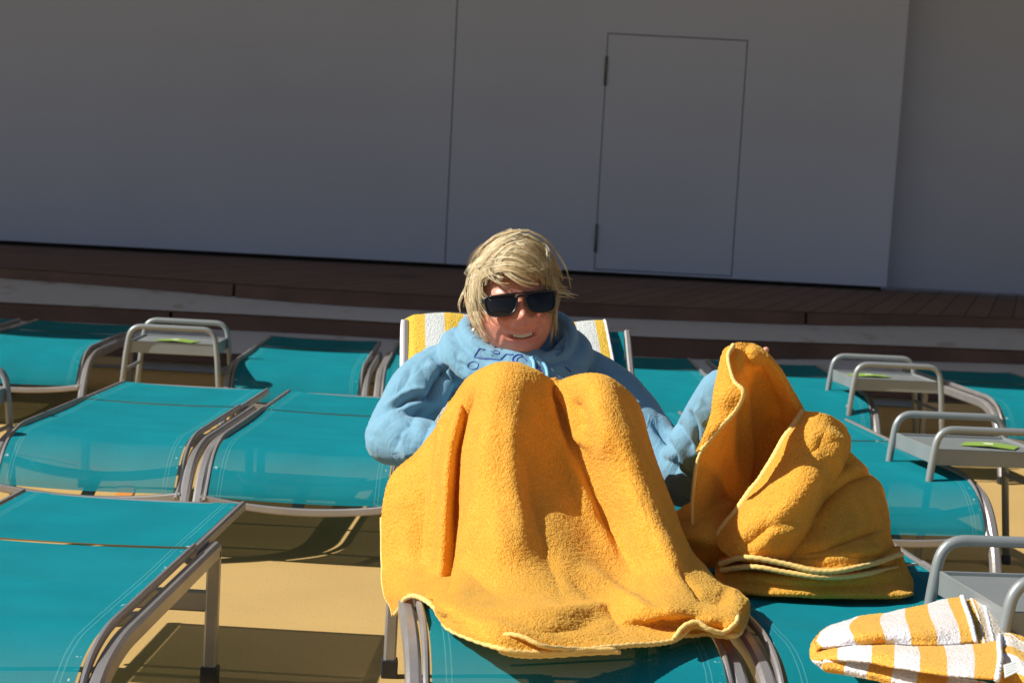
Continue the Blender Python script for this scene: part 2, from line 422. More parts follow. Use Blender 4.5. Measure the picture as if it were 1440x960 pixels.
# ------------------------------------------------------------------ sun loungers
HW = .309; PWID = .277; ZS = .35; GAP = 1.10
SEATPROF = [(GAP-.012, ZS), (.75, ZS-.004), (.30, ZS-.002), (.17, ZS-.006), (.08, ZS-.028), (.01, ZS-.070), (-.035, ZS-.120), (-.050, ZS-.150)]
def panel_mesh(name, prof, sag=.006):
    pr = crn(np.array(prof), 40); V = []; nu = 15
    for y, z in pr:
        for j in range(nu):
            u = -1+2*j/(nu-1); V.append((u*PWID, y, z-sag*(1-u*u)))
    return mesh(name, V, gridfaces(len(pr), nu))
seat_mesh = panel_mesh('seat_panel', SEATPROF); seat_mesh.materials.append(TEAL)
def make_lounger(back_angle=0, blen=.66, bw=1.0):
    root = empty('sun_lounger')
    obj('seat_panel', seat_mesh, TEAL, root)
    for s in (-1, 1):
        rail = rnd([(s*HW, GAP+.15, ZS-.03), (s*HW, .22, ZS-.028), (s*HW, .05, ZS-.065), (s*HW, -.055, ZS-.18), (s*HW, -.105, .03)], .13, 8)
        f = MB().sweep(rail, .030, .042, .007, up=(0, .3, 1)).build('side_rail', METAL, root)
        sl = rnd([(s*.286, GAP, ZS+.001), (s*.286, .22, ZS+.001), (s*.286, .07, ZS-.035), (s*.286, -.055, ZS-.165)], .13, 8)
        MB().sweep(sl, .013, .020, .004, up=(0, .3, 1)).build('sling_rail', METAL, f)
        MB().box((s*HW-.017, -.128, 0), (s*HW+.017, -.085, .035)).build('foot_cap', RUBBER, root, bevel=.003)
        lg = MB().sweep([(s*HW, GAP+.145, ZS-.03), (s*HW, GAP+.15, .03)], .030, .034, .005, up=(0, 1, 0)).build('leg', METAL, root)
        MB().box((s*HW-.020, GAP+.127, 0), (s*HW+.020, GAP+.172, .045)).build('foot_cap', RUBBER, lg, bevel=.003)
    def bar(y, z, sagz, sagy=0, w_=.022, h_=.022):
        return [(x, y+sagy*(1-(x/HW)**2), z-sagz*(1-(x/HW)**2)) for x in np.linspace(-HW+.012, HW-.012, 13)]
    MB().sweep(bar(-.045, ZS-.155, .028), .018, .024, .004).build('crossbar', METAL, root)
    MB().sweep(bar(.10, ZS-.085, .045), .022, .03, .005).build('crossbar', METAL, root)
    MB().sweep([(.0, .10, ZS-.13), (0, -.045, ZS-.182)], .04, .012, .003).build('brace', METAL, root)
    MB().sweep(bar(.55, ZS-.04, .03), .022, .026, .005).build('crossbar', METAL, root)
    MB().sweep([(-HW+.014, GAP+.145, .20), (HW-.014, GAP+.145, .20)], .022, .05, .005).build('crossbar', METAL, root)
    # backrest
    ca, sa = math.cos(back_angle), math.sin(back_angle); y0 = GAP+.012; z0 = ZS
    def bk(x, t, n=0): return (x*bw, y0+t*ca-n*sa, z0+t*sa+n*ca)
    V = []; nv = 24; nu = 15
    for i in range(nv):
        for j in range(nu):
            u = -1+2*j/(nu-1); V.append(bk(u*PWID, blen*i/(nv-1), -.005*(1-u*u)-(.012*math.sin(math.pi*i/(nv-1)) if back_angle else 0)))
    obj('back_panel', mesh('back_panel', V, gridfaces(nv, nu)), TEAL, root)
    bf = MB()
    for s in (-1, 1): bf.sweep([bk(s*.288, -.03, -.008), bk(s*.288, blen+.004, -.008)], .016, .026, .004, up=bk(0, 0, 1) if 0 else (0, -sa, ca))
    bf.sweep([bk(-.28, blen-.01, -.012), bk(.28, blen-.01, -.012)], .018, .02, .004, up=(0, -sa, ca))
    bf.sweep([bk(-.28, .18, -.03), bk(.28, .18, -.03)], .02, .02, .004, up=(0, -sa, ca))
    bf.build('back_frame', METAL, root)
    if back_angle:
        for s in (-1, 1): MB().sweep([bk(s*.27, .42, -.02), (s*.27, GAP+.14+.12, .24)], .018, .018, .003).build('back_support', METAL, root)
    return root
lg0 = make_lounger()
used = False
def place(loc, yaw, label, src=None, group='teal sun loungers in rows on the deck'):
    global used
    if src is None:
        if used: src = copy_tree(lg0)
        else: src = lg0; used = True
    src.location = loc; src.rotation_euler = (0, 0, yaw)
    tag(src, label, 'sun lounger', group); return src
def anchor(px, py, z, lx, ly, yaw):
    """origin so that local (lx,ly) lands where pixel meets height z"""
    p = PZ(px, py, z); c, s = math.cos(yaw), math.sin(yaw)
    return Vector((p.x-(lx*c-ly*s), p.y-(lx*s+ly*c), 0))
YL = R(-1.6)      # rows on the left (far end to the right of straight ahead = negative)
YR = R(5.2)       # rows on the right, turned the other way
L1 = place(anchor(267, 770, ZS, PWID, GAP, YL), YL, 'nearest teal lounger at the left front, cut by the bottom edge')
herpos = anchor(533, 950, .0, -HW, GAP+.15, YR)+Vector((.024, 0, 0))
BA = R(41); BL = .745
HER = place(herpos, YR, 'teal lounger with raised back carrying the woman in the blue hoodie', make_lounger(BA, BL, 1.015))
R1 = place(herpos+Matrix.Rotation(YR, 3, 'Z') @ Vector((.672, .0, 0)), YR, 'teal lounger under the folded striped towel, right beside the woman')
A2 = place(anchor(333, 572, ZS, PWID, GAP, YL), YL, 'teal lounger in the second row at the left edge, beside the small leg')
B2 = place(anchor(374, 575, ZS, -PWID, GAP, YL), YL, 'teal lounger in the second row just behind the woman\'s bent elbow')
C2 = place(anchor(1250, 620, ZS, PWID, GAP, YR), YR, 'teal lounger in the second row right of the raised yellow towel')
C1 = place(C2.location-Matrix.Rotation(YR, 3, 'Z') @ Vector((.672, 0, 0)), YR, 'teal lounger showing only in slivers between the sleeve and the held towel')
Y3 = R(1.2)
D1 = place(anchor(366, 486, ZS, -PWID, GAP, Y3), Y3, 'back row teal lounger right of the table with the green card')
D2 = place(D1.location+Matrix.Rotation(Y3, 3, 'Z') @ Vector((.672, 0, 0)), Y3, 'back row teal lounger half hidden behind the left of the striped backrest towel')
D0 = place(anchor(107+62, 470, ZS, PWID, GAP, Y3), Y3, 'back row teal lounger left of the table with the green card')
D00 = place(D0.location-Matrix.Rotation(Y3, 3, 'Z') @ Vector((.672, 0, 0)), Y3, 'back row teal lounger at the far left edge, only its corner in view')
D4 = place(anchor(1172, 530, ZS, PWID, GAP, R(0)), R(0), 'back row teal lounger right of the peak of the held yellow towel')
D3 = place(D4.location-Vector((.672, 0, 0)), 0, 'back row teal lounger between the backrest and the held yellow towel')
D5 = place(anchor(1322, 534, ZS, -PWID, GAP, R(4)), R(4), 'back row teal lounger at the right edge, mostly in shade behind the table')

# ------------------------------------------------------------------ side tables
def make_table():
    root = empty('side_table')
    for y in (-.215, .215):
        pts = rnd([(-.232, y, 0.02), (-.200, y, .40), (-.183, y, .505), (.183, y, .505), (.200, y, .40), (.232, y, 0.02)], .075, 8)
        lg = MB().sweep(pts, .0125, n=12, up=(0, 1, 0)).build('arch_leg', METAL2, root, smooth=True)
        for s in (-1, 1): MB().sweep([(s*.233, y, 0), (s*.231, y, .03)], .017, n=12, up=(0, 1, 0)).build('foot_cap', RUBBER, lg)
    b = MB().box((-.183, -.20, .425), (.183, .20, .432))
    b.box((-.190, -.207, .388), (.190, -.2002, .440)); b.box((-.190, .2002, .388), (.190, .207, .440))
    b.box((-.190, -.20, .3885), (-.1832, .20, .4405)); b.box((.1832, -.20, .3885), (.190, .20, .4405))
    b.build('tray', METAL2, root, bevel=.002)
    MB().sweep([(-.207, 0-.2, .31), (-.207, .2, .31)], .008, n=8).build('stretcher', METAL2, root)
    MB().sweep([(.207, 0-.2, .31), (.207, .2, .31)], .008, n=8).build('stretcher', METAL2, root)
    return root
tab0 = make_table(); GREEN = mat('green_card_paper', (.22, .36, .06), .6)
tabs = []
def table(fx, fy, yaw, label, rear=False, card=None):
    p = PZ(fx, fy, .518); c, s = math.cos(yaw), math.sin(yaw)
    ly = .215 if rear else -.215; o = Vector((p.x+ly*s, p.y-ly*c, 0))
    t = tab0 if not tabs else copy_tree(tab0); tabs.append(t)
    t.location = o; t.rotation_euler = (0, 0, yaw); tag(t, label, 'side table', 'grey metal side tables between the loungers')
    if card:
        b = MB(); b.add([(-.09, -.05, 0), (0, -.055, .006), (.085, -.05, .001), (.09, .05, .001), (0, .055, .007), (-.085, .055, 0)], [(0, 1, 4, 5), (1, 2, 3, 4)])
        cd = b.build('card', GREEN); cd.location = o+Vector((card[1], card[2], .436)); cd.rotation_euler = (0, 0, card[3])
        sm = cd.modifiers.new('s', 'SOLIDIFY'); sm.thickness = .0015
        mk = MB(); mk.box((-.02, -.012, .0063), (.012, .008, .0072)); mk.build('printed_mark', mat('card_print', (.8, .8, .7), .7), cd)
        tag(cd, card[0], 'card', 'green cards on the tables')
table(243, 457, R(1), 'side table with a green card between two back row loungers at left', card=('green card on the table left of centre', .0, -.06, R(-12)))
table(1264, 510, R(5), 'side table in the back row at right, half in shade', card=('green card in shade on the back row table at right', -.07, 0, R(10)))
table(1337, 579, R(7), 'side table right of the second row lounger with its card in sun', rear=True, card=('green card in sun on the table at the right edge', .06, -.02, R(-20)))
table(1443, 754, R(7), 'nearest side table at the right edge behind the striped towel', rear=True)
table(-128, 524, R(-2), 'side table at the left edge, only a leg in view')

# ------------------------------------------------------------------ cloth helper
def cloth(name, pieces, material, parent=None, thick=.007, fuzz=.0011, tri=1):
    V = []; F = []; S = []
    for (G, st) in pieces:
        nv, nu = G.shape[:2]; k = len(V)
        V += [tuple(p) for p in G.reshape(-1, 3)]; F += gridfaces(nv, nu, k)
        S += list(st.reshape(-1)) if st is not None else [0.0]*(nv*nu)
    Va = np.array(V); m = mesh(name, V, F)
    a = m.attributes.new('stripe', 'FLOAT', 'POINT'); a.data.foreach_set('value', np.array(S, dtype=np.float32))
    o = obj(name, m, material, parent)
    s_ = o.modifiers.new('s', 'SOLIDIFY'); s_.thickness = thick; s_.offset = 0
    su = o.modifiers.new('sub', 'SUBSURF'); su.levels = 1; su.render_levels = 1
    t = bpy.data.textures.get('terry_loops') or bpy.data.textures.new('terry_loops', 'CLOUDS')
    t.noise_scale = .006; t.noise_depth = 1
    d = o.modifiers.new('d', 'DISPLACE'); d.texture = t; d.texture_coords = 'LOCAL'; d.strength = fuzz*2.2; d.mid_level = .5
    return o
def shape(rows, nu, nv, folds=(), wave=0, seed=0, wsc=7):
    G = lattice(rows, nu, nv); N = gnormals(G); X, Y = to_px(G.reshape(-1, 3))
    D = creases(X, Y, folds)
    if wave: D = D+wave*fbm(G.reshape(-1, 3), wsc, seed, 2)
    return G + N*D.reshape(nv, nu, 1)
def hemtube(mb, pts, r=.005):
    pts = [Vector(p) for p in pts]; n = len(pts)
    out = [p+Vector((0, 0, .0008*math.sin(i*1.9))) for i, p in enumerate(pts)]
    mb.sweep(out, r, n=8, up=(0.2, .9, .1))

# ------------------------------------------------------------------ yellow towel over the knees
Zs = ZS+.012
rowsL = [
 [(640,640,4.80),(650,610,4.76),(668,580,4.70),(695,560,4.66),(728,556,4.66),(755,560,4.67),(778,562,4.68),(800,560,4.67),(828,562,4.66),(858,570,4.66),(885,595,4.70),(905,640,4.76),(915,680,4.8)],
 [(626,600,4.68),(640,560,4.62),(662,531,4.54),(695,513,4.48),(728,512,4.48),(755,526,4.50),(780,541,4.56),(800,534,4.52),(828,528,4.48),(858,534,4.48),(888,557,4.52),(910,600,4.6),(925,650,4.68)],
 [(588,636,4.66),(622,620,4.58),(643,610,4.49),(678,600,4.36),(722,600,4.34),(765,605,4.43),(792,612,4.465),(814,605,4.44),(845,595,4.37),(875,600,4.37),(903,620,4.45),(925,655,4.54),(937,690,4.62)],
 [(550,668,4.62),(598,680,4.53),(634,690,4.45),(668,680,4.30),(712,685,4.24),(772,685,4.34),(812,692,4.375),(842,680,4.39),(872,670,4.32),(900,680,4.30),(928,700,4.37),(948,722,4.45),(958,745,4.52)],
 [(538,715,4.58),(588,740,4.5),(628,750,4.40),(655,750,4.25),(706,755,4.13),(780,758,4.20),(838,765,4.29),(870,760,4.31),(902,755,4.23),(930,760,4.20),(955,772,4.27),(975,788,4.33),(986,800,4.4)],
 [(537,780,4.52),(584,795,4.42),(624,802,4.34),(645,806,4.18),(700,815,4.05),(788,815,4.07),(862,820,4.165),(897,815,4.17),(928,812,4.12),(962,815,4.10),(990,822,4.14),(1012,830,4.2),(1032,832,4.27)],
 [(542,832,4.42),(572,826,'z',Zs),(608,836,'z',Zs+.015),(628,850,'z',.405),(700,862,'z',.408),(785,866,'z',.405),(855,862,'z',.392),(900,858,'z',.405),(940,856,'z',.418),(982,856,'z',.41),(1012,858,'z',.405),(1034,852,'z',.40),(1050,842,'z',.39)],
 [(549,850,4.37),(573,834,'z',Zs),(607,843,'z',Zs+.008),(622,866,'z',.375),(682,888,'z',.390),(752,893,'z',.388),(832,886,'z',.382),(890,882,'z',.378),(943,878,'z',.384),(985,870,'z',.400),(1012,873,'z',.395),(1036,872,'z',.390),(1053,853,'z',.375)],
 [(553,866,4.335),(575,838,'z',Zs),(604,847,'z',Zs+.004),(630,882,'z',.362),(690,907,'z',.372),(752,917,'z',.364),(834,912,'z',.364),(888,907,'z',.364),(942,901,'z',.364),(975,882,'z',.384),(1008,889,'z',.370),(1036,892,'z',.370),(1052,858,'z',.364)],
]
foldsL = [
 ([(668,545),(650,580),(640,630),(635,700),(632,780),(628,838)], -.040, 5.5),
 ([(648,560),(632,600),(622,660),(616,740),(612,830)], .018, 9),
 ([(700,520),(688,600),(672,700),(652,800),(640,860)], .008, 14),
 ([(745,515),(768,570),(795,650),(838,740),(880,815)], .013, 12),
 ([(762,520),(790,570),(812,640),(850,735),(895,815)], -.015, 8),
 ([(762,518),(784,546),(800,578),(812,614),(836,632)], .015, 6),
 ([(808,560),(820,584),(824,606)], -.014, 7),
 ([(735,590),(748,700),(770,780),(800,850)], -.012, 14),
 ([(715,560),(722,680),(735,780)], .008, 10),
 ([(898,560),(930,650),(970,750),(1010,830)], -.012, 5),
 ([(866,560),(895,640),(930,740),(950,800)], .008, 12),
 ([(650,800),(700,835),(770,835),(850,845)], -.010, 14),
 ([(700,860),(780,862),(860,850),(930,860)], .010, 9),
 ([(790,800),(850,850),(880,890)], -.010, 8), ([(815,795),(880,845),(930,875)], .012, 9),
 ([(950,790),(985,840),(1030,850)], -.014, 7), ([(965,780),(1010,830),(1045,845)], .010, 7),
 ([(560,690),(580,740),(575,800)], .010, 12), ([(590,650),(598,720),(590,800)], -.010, 9),
 ([(630,868),(690,880),(760,895)], .008, 7), ([(700,885),(780,888),(850,880)], -.006, 8),
 ([(900,870),(950,880),(1000,868)], -.010, 6),
 ([(840,560),(855,600),(850,650)], .006, 10), ([(855,620),(905,700),(925,780)], -.008, 12)]
GL = shape(rowsL, 230, 210, foldsL, wave=.004, seed=3, wsc=9)
GR = shape([
 [(640,568,4.60),(649,561,4.54),(657,564,4.565)],
 [(627,602,4.56),(638,600,4.45),(648,604,4.475)],
 [(617,650,4.53),(629,650,4.415),(641,654,4.445)],
 [(611,710,4.50),(624,710,4.37),(637,714,4.40)],
 [(605,770,4.47),(620,772,4.335),(635,776,4.365)],
 [(601,812,4.42),(615,818,4.275),(632,822,4.305)]], 24, 90, [], wave=.003, seed=77)
lap = cloth('bath_towel', [(GL, None), (GR, None)], TOWEL, thick=.009, fuzz=.0014)
tag(lap, 'plain golden yellow bath towel draped over the woman\'s raised knees', 'towel')
# folded-under hem roll at the front: short curled strips below the edge
def curl(edge, depth, drop, n=14, back=True):
    """strip that turns under from an edge polyline (world pts)"""
    E = np.array([list(p) for p in edge]); G = []
    for i in range(n):
        t = i/(n-1); a = t*math.pi*.95
        off = np.stack([np.zeros(len(E)), -np.sin(a)*depth*np.ones(len(E))+ (t**2)*depth*1.5, -(1-np.cos(a))*drop/2*np.ones(len(E))], 1)
        G.append(E+off)
    return np.array(G)
hm = MB()
hemtube(hm, GL[-1, 2:], .0052)
hemtube(hm, GL[110:-1, 0], .0045)
hemtube(hm, GL[0, 2:-2], .006)
# turned-up corners at the front hem
e1 = crn(np.array([list(PZ(698,903,.376)),list(PZ(712,892,.392)),list(PZ(735,895,.392)),list(PZ(765,908,.378)),list(PZ(810,912,.366)),list(PZ(868,913,.362))]), 40)
e2 = crn(np.array([list(PZ(703,915,.358)),list(PZ(722,920,.357)),list(PZ(745,922,.357)),list(PZ(780,921,.357)),list(PZ(825,918,.357)),list(PZ(872,916,.358))]), 40)
mid = (e1+e2)/2+np.array([0, .03, -.004])
Gc = np.swapaxes(crn(np.stack([e1, mid, e2]), 10), 0, 0)
cl1 = cloth('turned_hem', [(Gc, None)], TOWEL, lap, thick=.007)
hemtube(hm, e2, .0048); hemtube(hm, e1, .0045)
e1 = crn(np.array([list(PZ(948,897,.372)),list(PZ(962,880,.392)),list(PZ(980,874,.40)),list(PZ(996,884,.388)),list(PZ(1016,889,.38)),list(PZ(1034,876,.395)),list(PZ(1038,866,.40))]), 40)
hemtube(hm, e1, .005)
e3 = crn(np.array([list(PZ(958,893,.362)),list(PZ(975,893,.362)),list(PZ(992,891,.362)),list(PZ(1012,894,.36)),list(PZ(1034,894,.36)),list(PZ(1046,880,.36)),list(PZ(1052,862,.36))]), 40)
Gc = crn(np.stack([e1, (e1+e3)/2+np.array([0, .035, 0]), e3]), 10)
cloth('turned_hem', [(Gc, None)], TOWEL, lap, thick=.007); hemtube(hm, e3, .0048)
# open end of the roll at the left
e1 = crn(np.array([list(PZ(604,846,.365)),list(PZ(603,832,.385)),list(PZ(612,824,.395)),list(PZ(624,830,.388)),list(PZ(630,842,.372))]), 26)
hm.build('hem', HEM, lap, smooth=True)

# ------------------------------------------------------------------ yellow towel held up in the hand, lying on the next lounger
A = [
 [(1019,494,4.56),(1026,487,4.56),(1036,483,4.57),(1046,483,4.58),(1057,485,4.6),(1067,489,4.62),(1076,495,4.66)],
 [(1012,515,4.54),(1022,510,4.54),(1036,506,4.54),(1048,503,4.56),(1062,500,4.56),(1078,500,4.58),(1088,505,4.66)],
 [(1010,540,4.54),(1022,535,4.56),(1036,532,4.58),(1050,528,4.61),(1068,522,4.61),(1090,515,4.58),(1102,522,4.66)],
 [(1004,575,4.52),(1020,575,4.57),(1038,575,4.64),(1058,570,4.68),(1082,560,4.68),(1106,545,4.62),(1116,550,4.67)],
 [(992,619,4.50),(1010,620,4.57),(1033,625,4.66),(1060,620,4.72),(1090,605,4.73),(1120,583,4.66),(1133,580,4.68)],
 [(979,655,4.50),(1000,665,4.57),(1028,675,4.66),(1060,670,4.73),(1090,650,4.75),(1125,625,4.72),(1150,615,4.70)],
 [(975,705,4.52),(998,712,4.58),(1030,722,4.66),(1060,720,4.70),(1095,700,4.72),(1130,670,4.70),(1160,655,4.70)],
 [(974,740,4.52),(1000,752,4.56),(1030,762,4.60),(1060,762,4.63),(1095,745,4.66),(1130,720,4.66),(1165,700,4.68)]]
GA = shape(A, 90, 130, [([(1032,500),(1046,560),(1050,640),(1042,720)], .014, 7), ([(1060,495),(1082,540),(1100,600),(1100,640)], -.016, 8),
      ([(1050,490),(1075,520),(1095,560)], .010, 7), ([(1015,620),(1025,680),(1020,730)], -.01, 9)], wave=.005, seed=9)
Fl = [
 [(1018,492,4.545),(1024,487,4.54),(1031,484,4.545)],[(1014,505,4.52),(1019,504,4.50),(1023,502,4.50)],
 [(1009,530,4.50),(1020,532,4.46),(1031,535,4.45)],[(1004,555,4.48),(1022,555,4.44),(1045,551,4.43)],
 [(1001,578,4.47),(1017,580,4.45),(1034,577,4.44)],[(993,606,4.46),(1001,606,4.45),(1009,604,4.45)],
 [(979,636,4.47),(983,635,4.465),(986,633,4.46)]]
GF = shape(Fl, 36, 90, [], wave=.003, seed=5)
Bp = [
 [(1130,580,4.63),(1145,580,4.6),(1160,583,4.6),(1175,590,4.62),(1187,600,4.66),(1191,615,4.72)],
 [(1112,606,4.58),(1130,610,4.54),(1150,616,4.52),(1170,622,4.54),(1186,632,4.6),(1191,645,4.70)],
 [(1085,648,4.55),(1105,655,4.5),(1130,662,4.47),(1153,668,4.49),(1170,676,4.56),(1178,690,4.64)],
 [(1055,690,4.52),(1078,700,4.46),(1105,708,4.43),(1130,714,4.45),(1148,722,4.52),(1158,732,4.6)],
 [(1028,728,4.50),(1050,740,4.43),(1078,750,4.41),(1105,756,4.43),(1125,764,4.48),(1135,772,4.56)],
 [(1006,760,4.50),(1020,778,4.45),(1045,789,4.42),(1075,792,4.42),(1100,796,4.46),(1115,800,4.52)]]
GB = shape(Bp, 90, 120, [([(1150,600),(1175,620),(1165,660)], .014, 9), ([(1165,595),(1150,630),(1130,640)], -.010, 7), ([(1160,650),(1120,700),(1080,740)], .008, 10),
      ([(1090,735),(1060,760),(1040,770)], -.014, 9), ([(1125,740),(1085,750),(1060,775)], .012, 7)], wave=.007, seed=21, wsc=12)
Cp = [
 [(1150,630,4.66),(1172,625,4.66),(1190,634,4.69),(1208,648,4.74),(1224,664,4.80),(1234,684,4.88)],
 [(1140,685,4.60),(1165,675,4.58),(1190,672,4.60),(1213,675,4.65),(1232,682,4.74),(1241,692,4.84)],
 [(1120,735,4.54),(1150,725,4.52),(1180,720,4.53),(1210,720,4.58),(1234,724,4.68),(1245,735,4.80)],
 [(1090,775,4.48),(1130,770,4.46),(1170,765,4.46),(1210,762,4.51),(1243,762,4.62),(1257,770,4.76)],
 [(1070,800,4.46),(1115,800,4.44),(1160,799,4.43),(1210,797,4.47),(1250,794,4.58),(1267,796,4.72)]]
GCc = shape(Cp, 90, 90, [([(1120,745),(1160,700),(1200,672),(1232,664)], -.022, 7), ([(1120,725),(1165,680),(1215,655)], .016, 10), ([(1225,690),(1243,730),(1235,760)], .01, 8),
      ([(1110,778),(1160,772),(1215,752),(1245,742)], -.016, 6), ([(1140,790),(1200,780),(1250,770)], .010, 7), ([(1090,785),(1170,783),(1260,782)], -.010, 5)], wave=.008, seed=31, wsc=10)
Dp = [
 [(1010,782,4.75),(1075,785,4.8),(1145,785,4.82),(1210,780,4.85),(1258,775,4.9),(1268,782,4.95)],
 [(1006,799,4.52),(1070,804,4.46),(1140,806,4.46),(1210,804,4.50),(1260,798,4.60),(1273,800,4.72)],
 [(1008,815,4.47),(1070,822,4.42),(1140,826,4.41),(1210,825,4.45),(1264,820,4.54),(1282,820,4.66)],
 [(1014,826,'z',.358),(1070,835,'z',.358),(1140,838,'z',.358),(1210,839,'z',.358),(1268,838,'z',.358),(1284,834,'z',.358)],
 [(1014,815,'z',.355),(1070,820,'z',.355),(1140,825,'z',.355),(1210,825,'z',.355),(1262,824,'z',.355),(1276,822,'z',.355)]]
GD = shape(Dp, 110, 50, [([(1020,812),(1140,816),(1270,810)], .004, 6)], wave=.005, seed=41)
Ep = [
 [(1010,778,4.60),(1060,775,4.60),(1110,780,4.60),(1160,786,4.6),(1210,782,4.62),(1266,768,4.7)],
 [(1012,793,4.46),(1050,784,4.40),(1106,793,4.39),(1152,803,4.39),(1205,798,4.43),(1268,779,4.60)]]
E2 = [[(c[0], c[1]+4, c[2]+.01) for c in Ep[0]],
 [(1014,801,4.455),(1056,796,4.40),(1106,804,4.39),(1156,811,4.39),(1210,808,4.44),(1262,798,4.60)]]
GE = shape(Ep, 90, 14, wave=.002); GE2 = shape(E2, 90, 14, wave=.002, seed=4)
Gp = [
 [(950,722,4.62),(980,706,4.62),(1015,702,4.64),(1055,706,4.70)],
 [(955,738,4.56),(985,730,4.55),(1018,732,4.57),(1045,735,4.62)],
 [(968,760,4.50),(990,762,4.48),(1012,764,4.50),(1030,765,4.54)],
 [(985,790,'z',.36),(1000,798,'z',.36),(1018,796,'z',.38),(1035,790,4.48)]]
GG = shape(Gp, 50, 50, [([(960,735),(1000,720),(1035,712)], .012, 7)], wave=.006, seed=51)
held = cloth('bath_towel', [(g, None) for g in (GA, GF, GB, GCc, GD, GE, GE2, GG)], TOWEL, thick=.008, fuzz=.0014)
tag(held, 'plain golden yellow towel held up in a peak and heaped on the neighbouring lounger', 'towel')
hm = MB()
hemtube(hm, GF[:, -1], .0055); hemtube(hm, GB[:, 0], .0085); hemtube(hm, GE[-1], .006); hemtube(hm, GE2[-1], .006)
hemtube(hm, GA[60:, 0], .004)
hm.build('hem', HEM, held, smooth=True)

# ------------------------------------------------------------------ striped towel folded on the right lounger
def striped(rows, nu, nv, u0, u1, folds=(), wave=.002, seed=0, along='u'):
    G = shape(rows, nu, nv, folds, wave, seed, 14)
    u = np.linspace(u0, u1, nu)[None, :].repeat(nv, 0) if along == 'u' else np.linspace(u0, u1, nv)[:, None].repeat(nu, 1)
    return (G, u)
zt = ZS
S1 = striped([
 [(1163,884,'z',zt+.055),(1215,866,'z',zt+.062),(1252,862,'z',zt+.066),(1290,852,'z',zt+.072),(1325,844,'z',zt+.078),(1353,840,'z',zt+.08)],
 [(1150,893,'z',zt+.055),(1200,878,'z',zt+.072),(1250,872,'z',zt+.078),(1290,867,'z',zt+.084),(1330,860,'z',zt+.088),(1359,858,'z',zt+.09)],
 [(1146,903,'z',zt+.045),(1205,893,'z',zt+.070),(1255,890,'z',zt+.078),(1297,888,'z',zt+.082),(1340,882,'z',zt+.084),(1366,880,'z',zt+.086)],
 [(1152,911,'z',zt+.040),(1212,905,'z',zt+.055),(1258,905,'z',zt+.060),(1300,908,'z',zt+.062),(1343,906,'z',zt+.064),(1371,903,'z',zt+.066)]], 90, 50, .46, 3.46, wave=.003, seed=2)
S0 = striped([  # left rounded fold
 [(1150,893,'z',zt+.055),(1146,903,'z',zt+.045),(1152,911,'z',zt+.040)],
 [(1143,905,'z',zt+.040),(1142,914,'z',zt+.032),(1150,918,'z',zt+.03)],
 [(1142,922,'z',zt+.020),(1144,928,'z',zt+.018),(1158,930,'z',zt+.02)],
 [(1155,938,'z',zt+.006),(1160,940,'z',zt+.006),(1170,936,'z',zt+.01)]], 20, 40, .3, .3, wave=.001)
S0[1][:] = np.linspace(.45, -.25, 40)[:, None]
S3 = striped([
 [(1150,902,'z',zt+.030),(1215,890,'z',zt+.042),(1258,888,'z',zt+.045),(1300,888,'z',zt+.048),(1350,886,'z',zt+.05),(1405,890,'z',zt+.052)],
 [(1148,910,'z',zt+.032),(1215,907,'z',zt+.050),(1258,906,'z',zt+.055),(1300,906,'z',zt+.058),(1350,904,'z',zt+.06),(1405,906,'z',zt+.062)],
 [(1146,918,'z',zt+.028),(1215,918,'z',zt+.050),(1258,920,'z',zt+.056),(1305,924,'z',zt+.060),(1355,926,'z',zt+.062),(1406,928,'z',zt+.064)],
 [(1150,928,'z',zt+.020),(1215,931,'z',zt+.038),(1258,938,'z',zt+.044),(1305,946,'z',zt+.048),(1355,952,'z',zt+.05),(1402,956,'z',zt+.05)]], 90, 40, .2, 3.45, wave=.003, seed=8)
S4 = striped([
 [(1158,930,'z',zt+.022),(1210,930,'z',zt+.028),(1260,938,'z',zt+.030),(1320,950,'z',zt+.032),(1390,962,'z',zt+.034)],
 [(1156,938,'z',zt+.012),(1205,942,'z',zt+.016),(1258,952,'z',zt+.018),(1315,964,'z',zt+.02),(1385,980,'z',zt+.02)],
 [(1162,943,'z',zt+.004),(1205,950,'z',zt+.004),(1258,962,'z',zt+.004),(1315,976,'z',zt+.004),(1380,995,'z',zt+.004)]], 80, 30, 0, 3.1, wave=.002, seed=12)
S2 = striped([
 [(1345,846,'z',zt+.07),(1362,843,'z',zt+.072),(1378,842,'z',zt+.07),(1388,846,'z',zt+.066),(1405,865,'z',zt+.05),(1422,890,'z',zt+.03)],
 [(1352,872,'z',zt+.07),(1372,868,'z',zt+.076),(1384,868,'z',zt+.07),(1394,872,'z',zt+.066),(1412,890,'z',zt+.05),(1428,905,'z',zt+.03)],
 [(1362,904,'z',zt+.06),(1380,904,'z',zt+.064),(1393,906,'z',zt+.06),(1402,908,'z',zt+.056),(1420,912,'z',zt+.04),(1432,918,'z',zt+.02)]], 50, 30, .2, 1.2, wave=.002, seed=15)
S5 = striped([
 [(1395,892,'z',zt+.03),(1415,885,'z',zt+.045),(1432,893,'z',zt+.045),(1450,902,'z',zt+.04),(1480,912,'z',zt+.03)],
 [(1400,908,'z',zt+.045),(1418,905,'z',zt+.055),(1434,912,'z',zt+.05),(1455,925,'z',zt+.045),(1485,935,'z',zt+.03)],
 [(1404,930,'z',zt+.045),(1420,930,'z',zt+.05),(1436,938,'z',zt+.05),(1458,950,'z',zt+.04),(1490,960,'z',zt+.03)],
 [(1398,965,'z',zt+.01),(1420,970,'z',zt+.01),(1440,975,'z',zt+.01),(1465,980,'z',zt+.01),(1495,985,'z',zt+.01)]], 60, 50, 0, 2.6, wave=.004, seed=18, along='v')
st = cloth('striped_towel', [S1, S0, S3, S4, S2, S5], STRIPED, thick=.006, fuzz=.001)
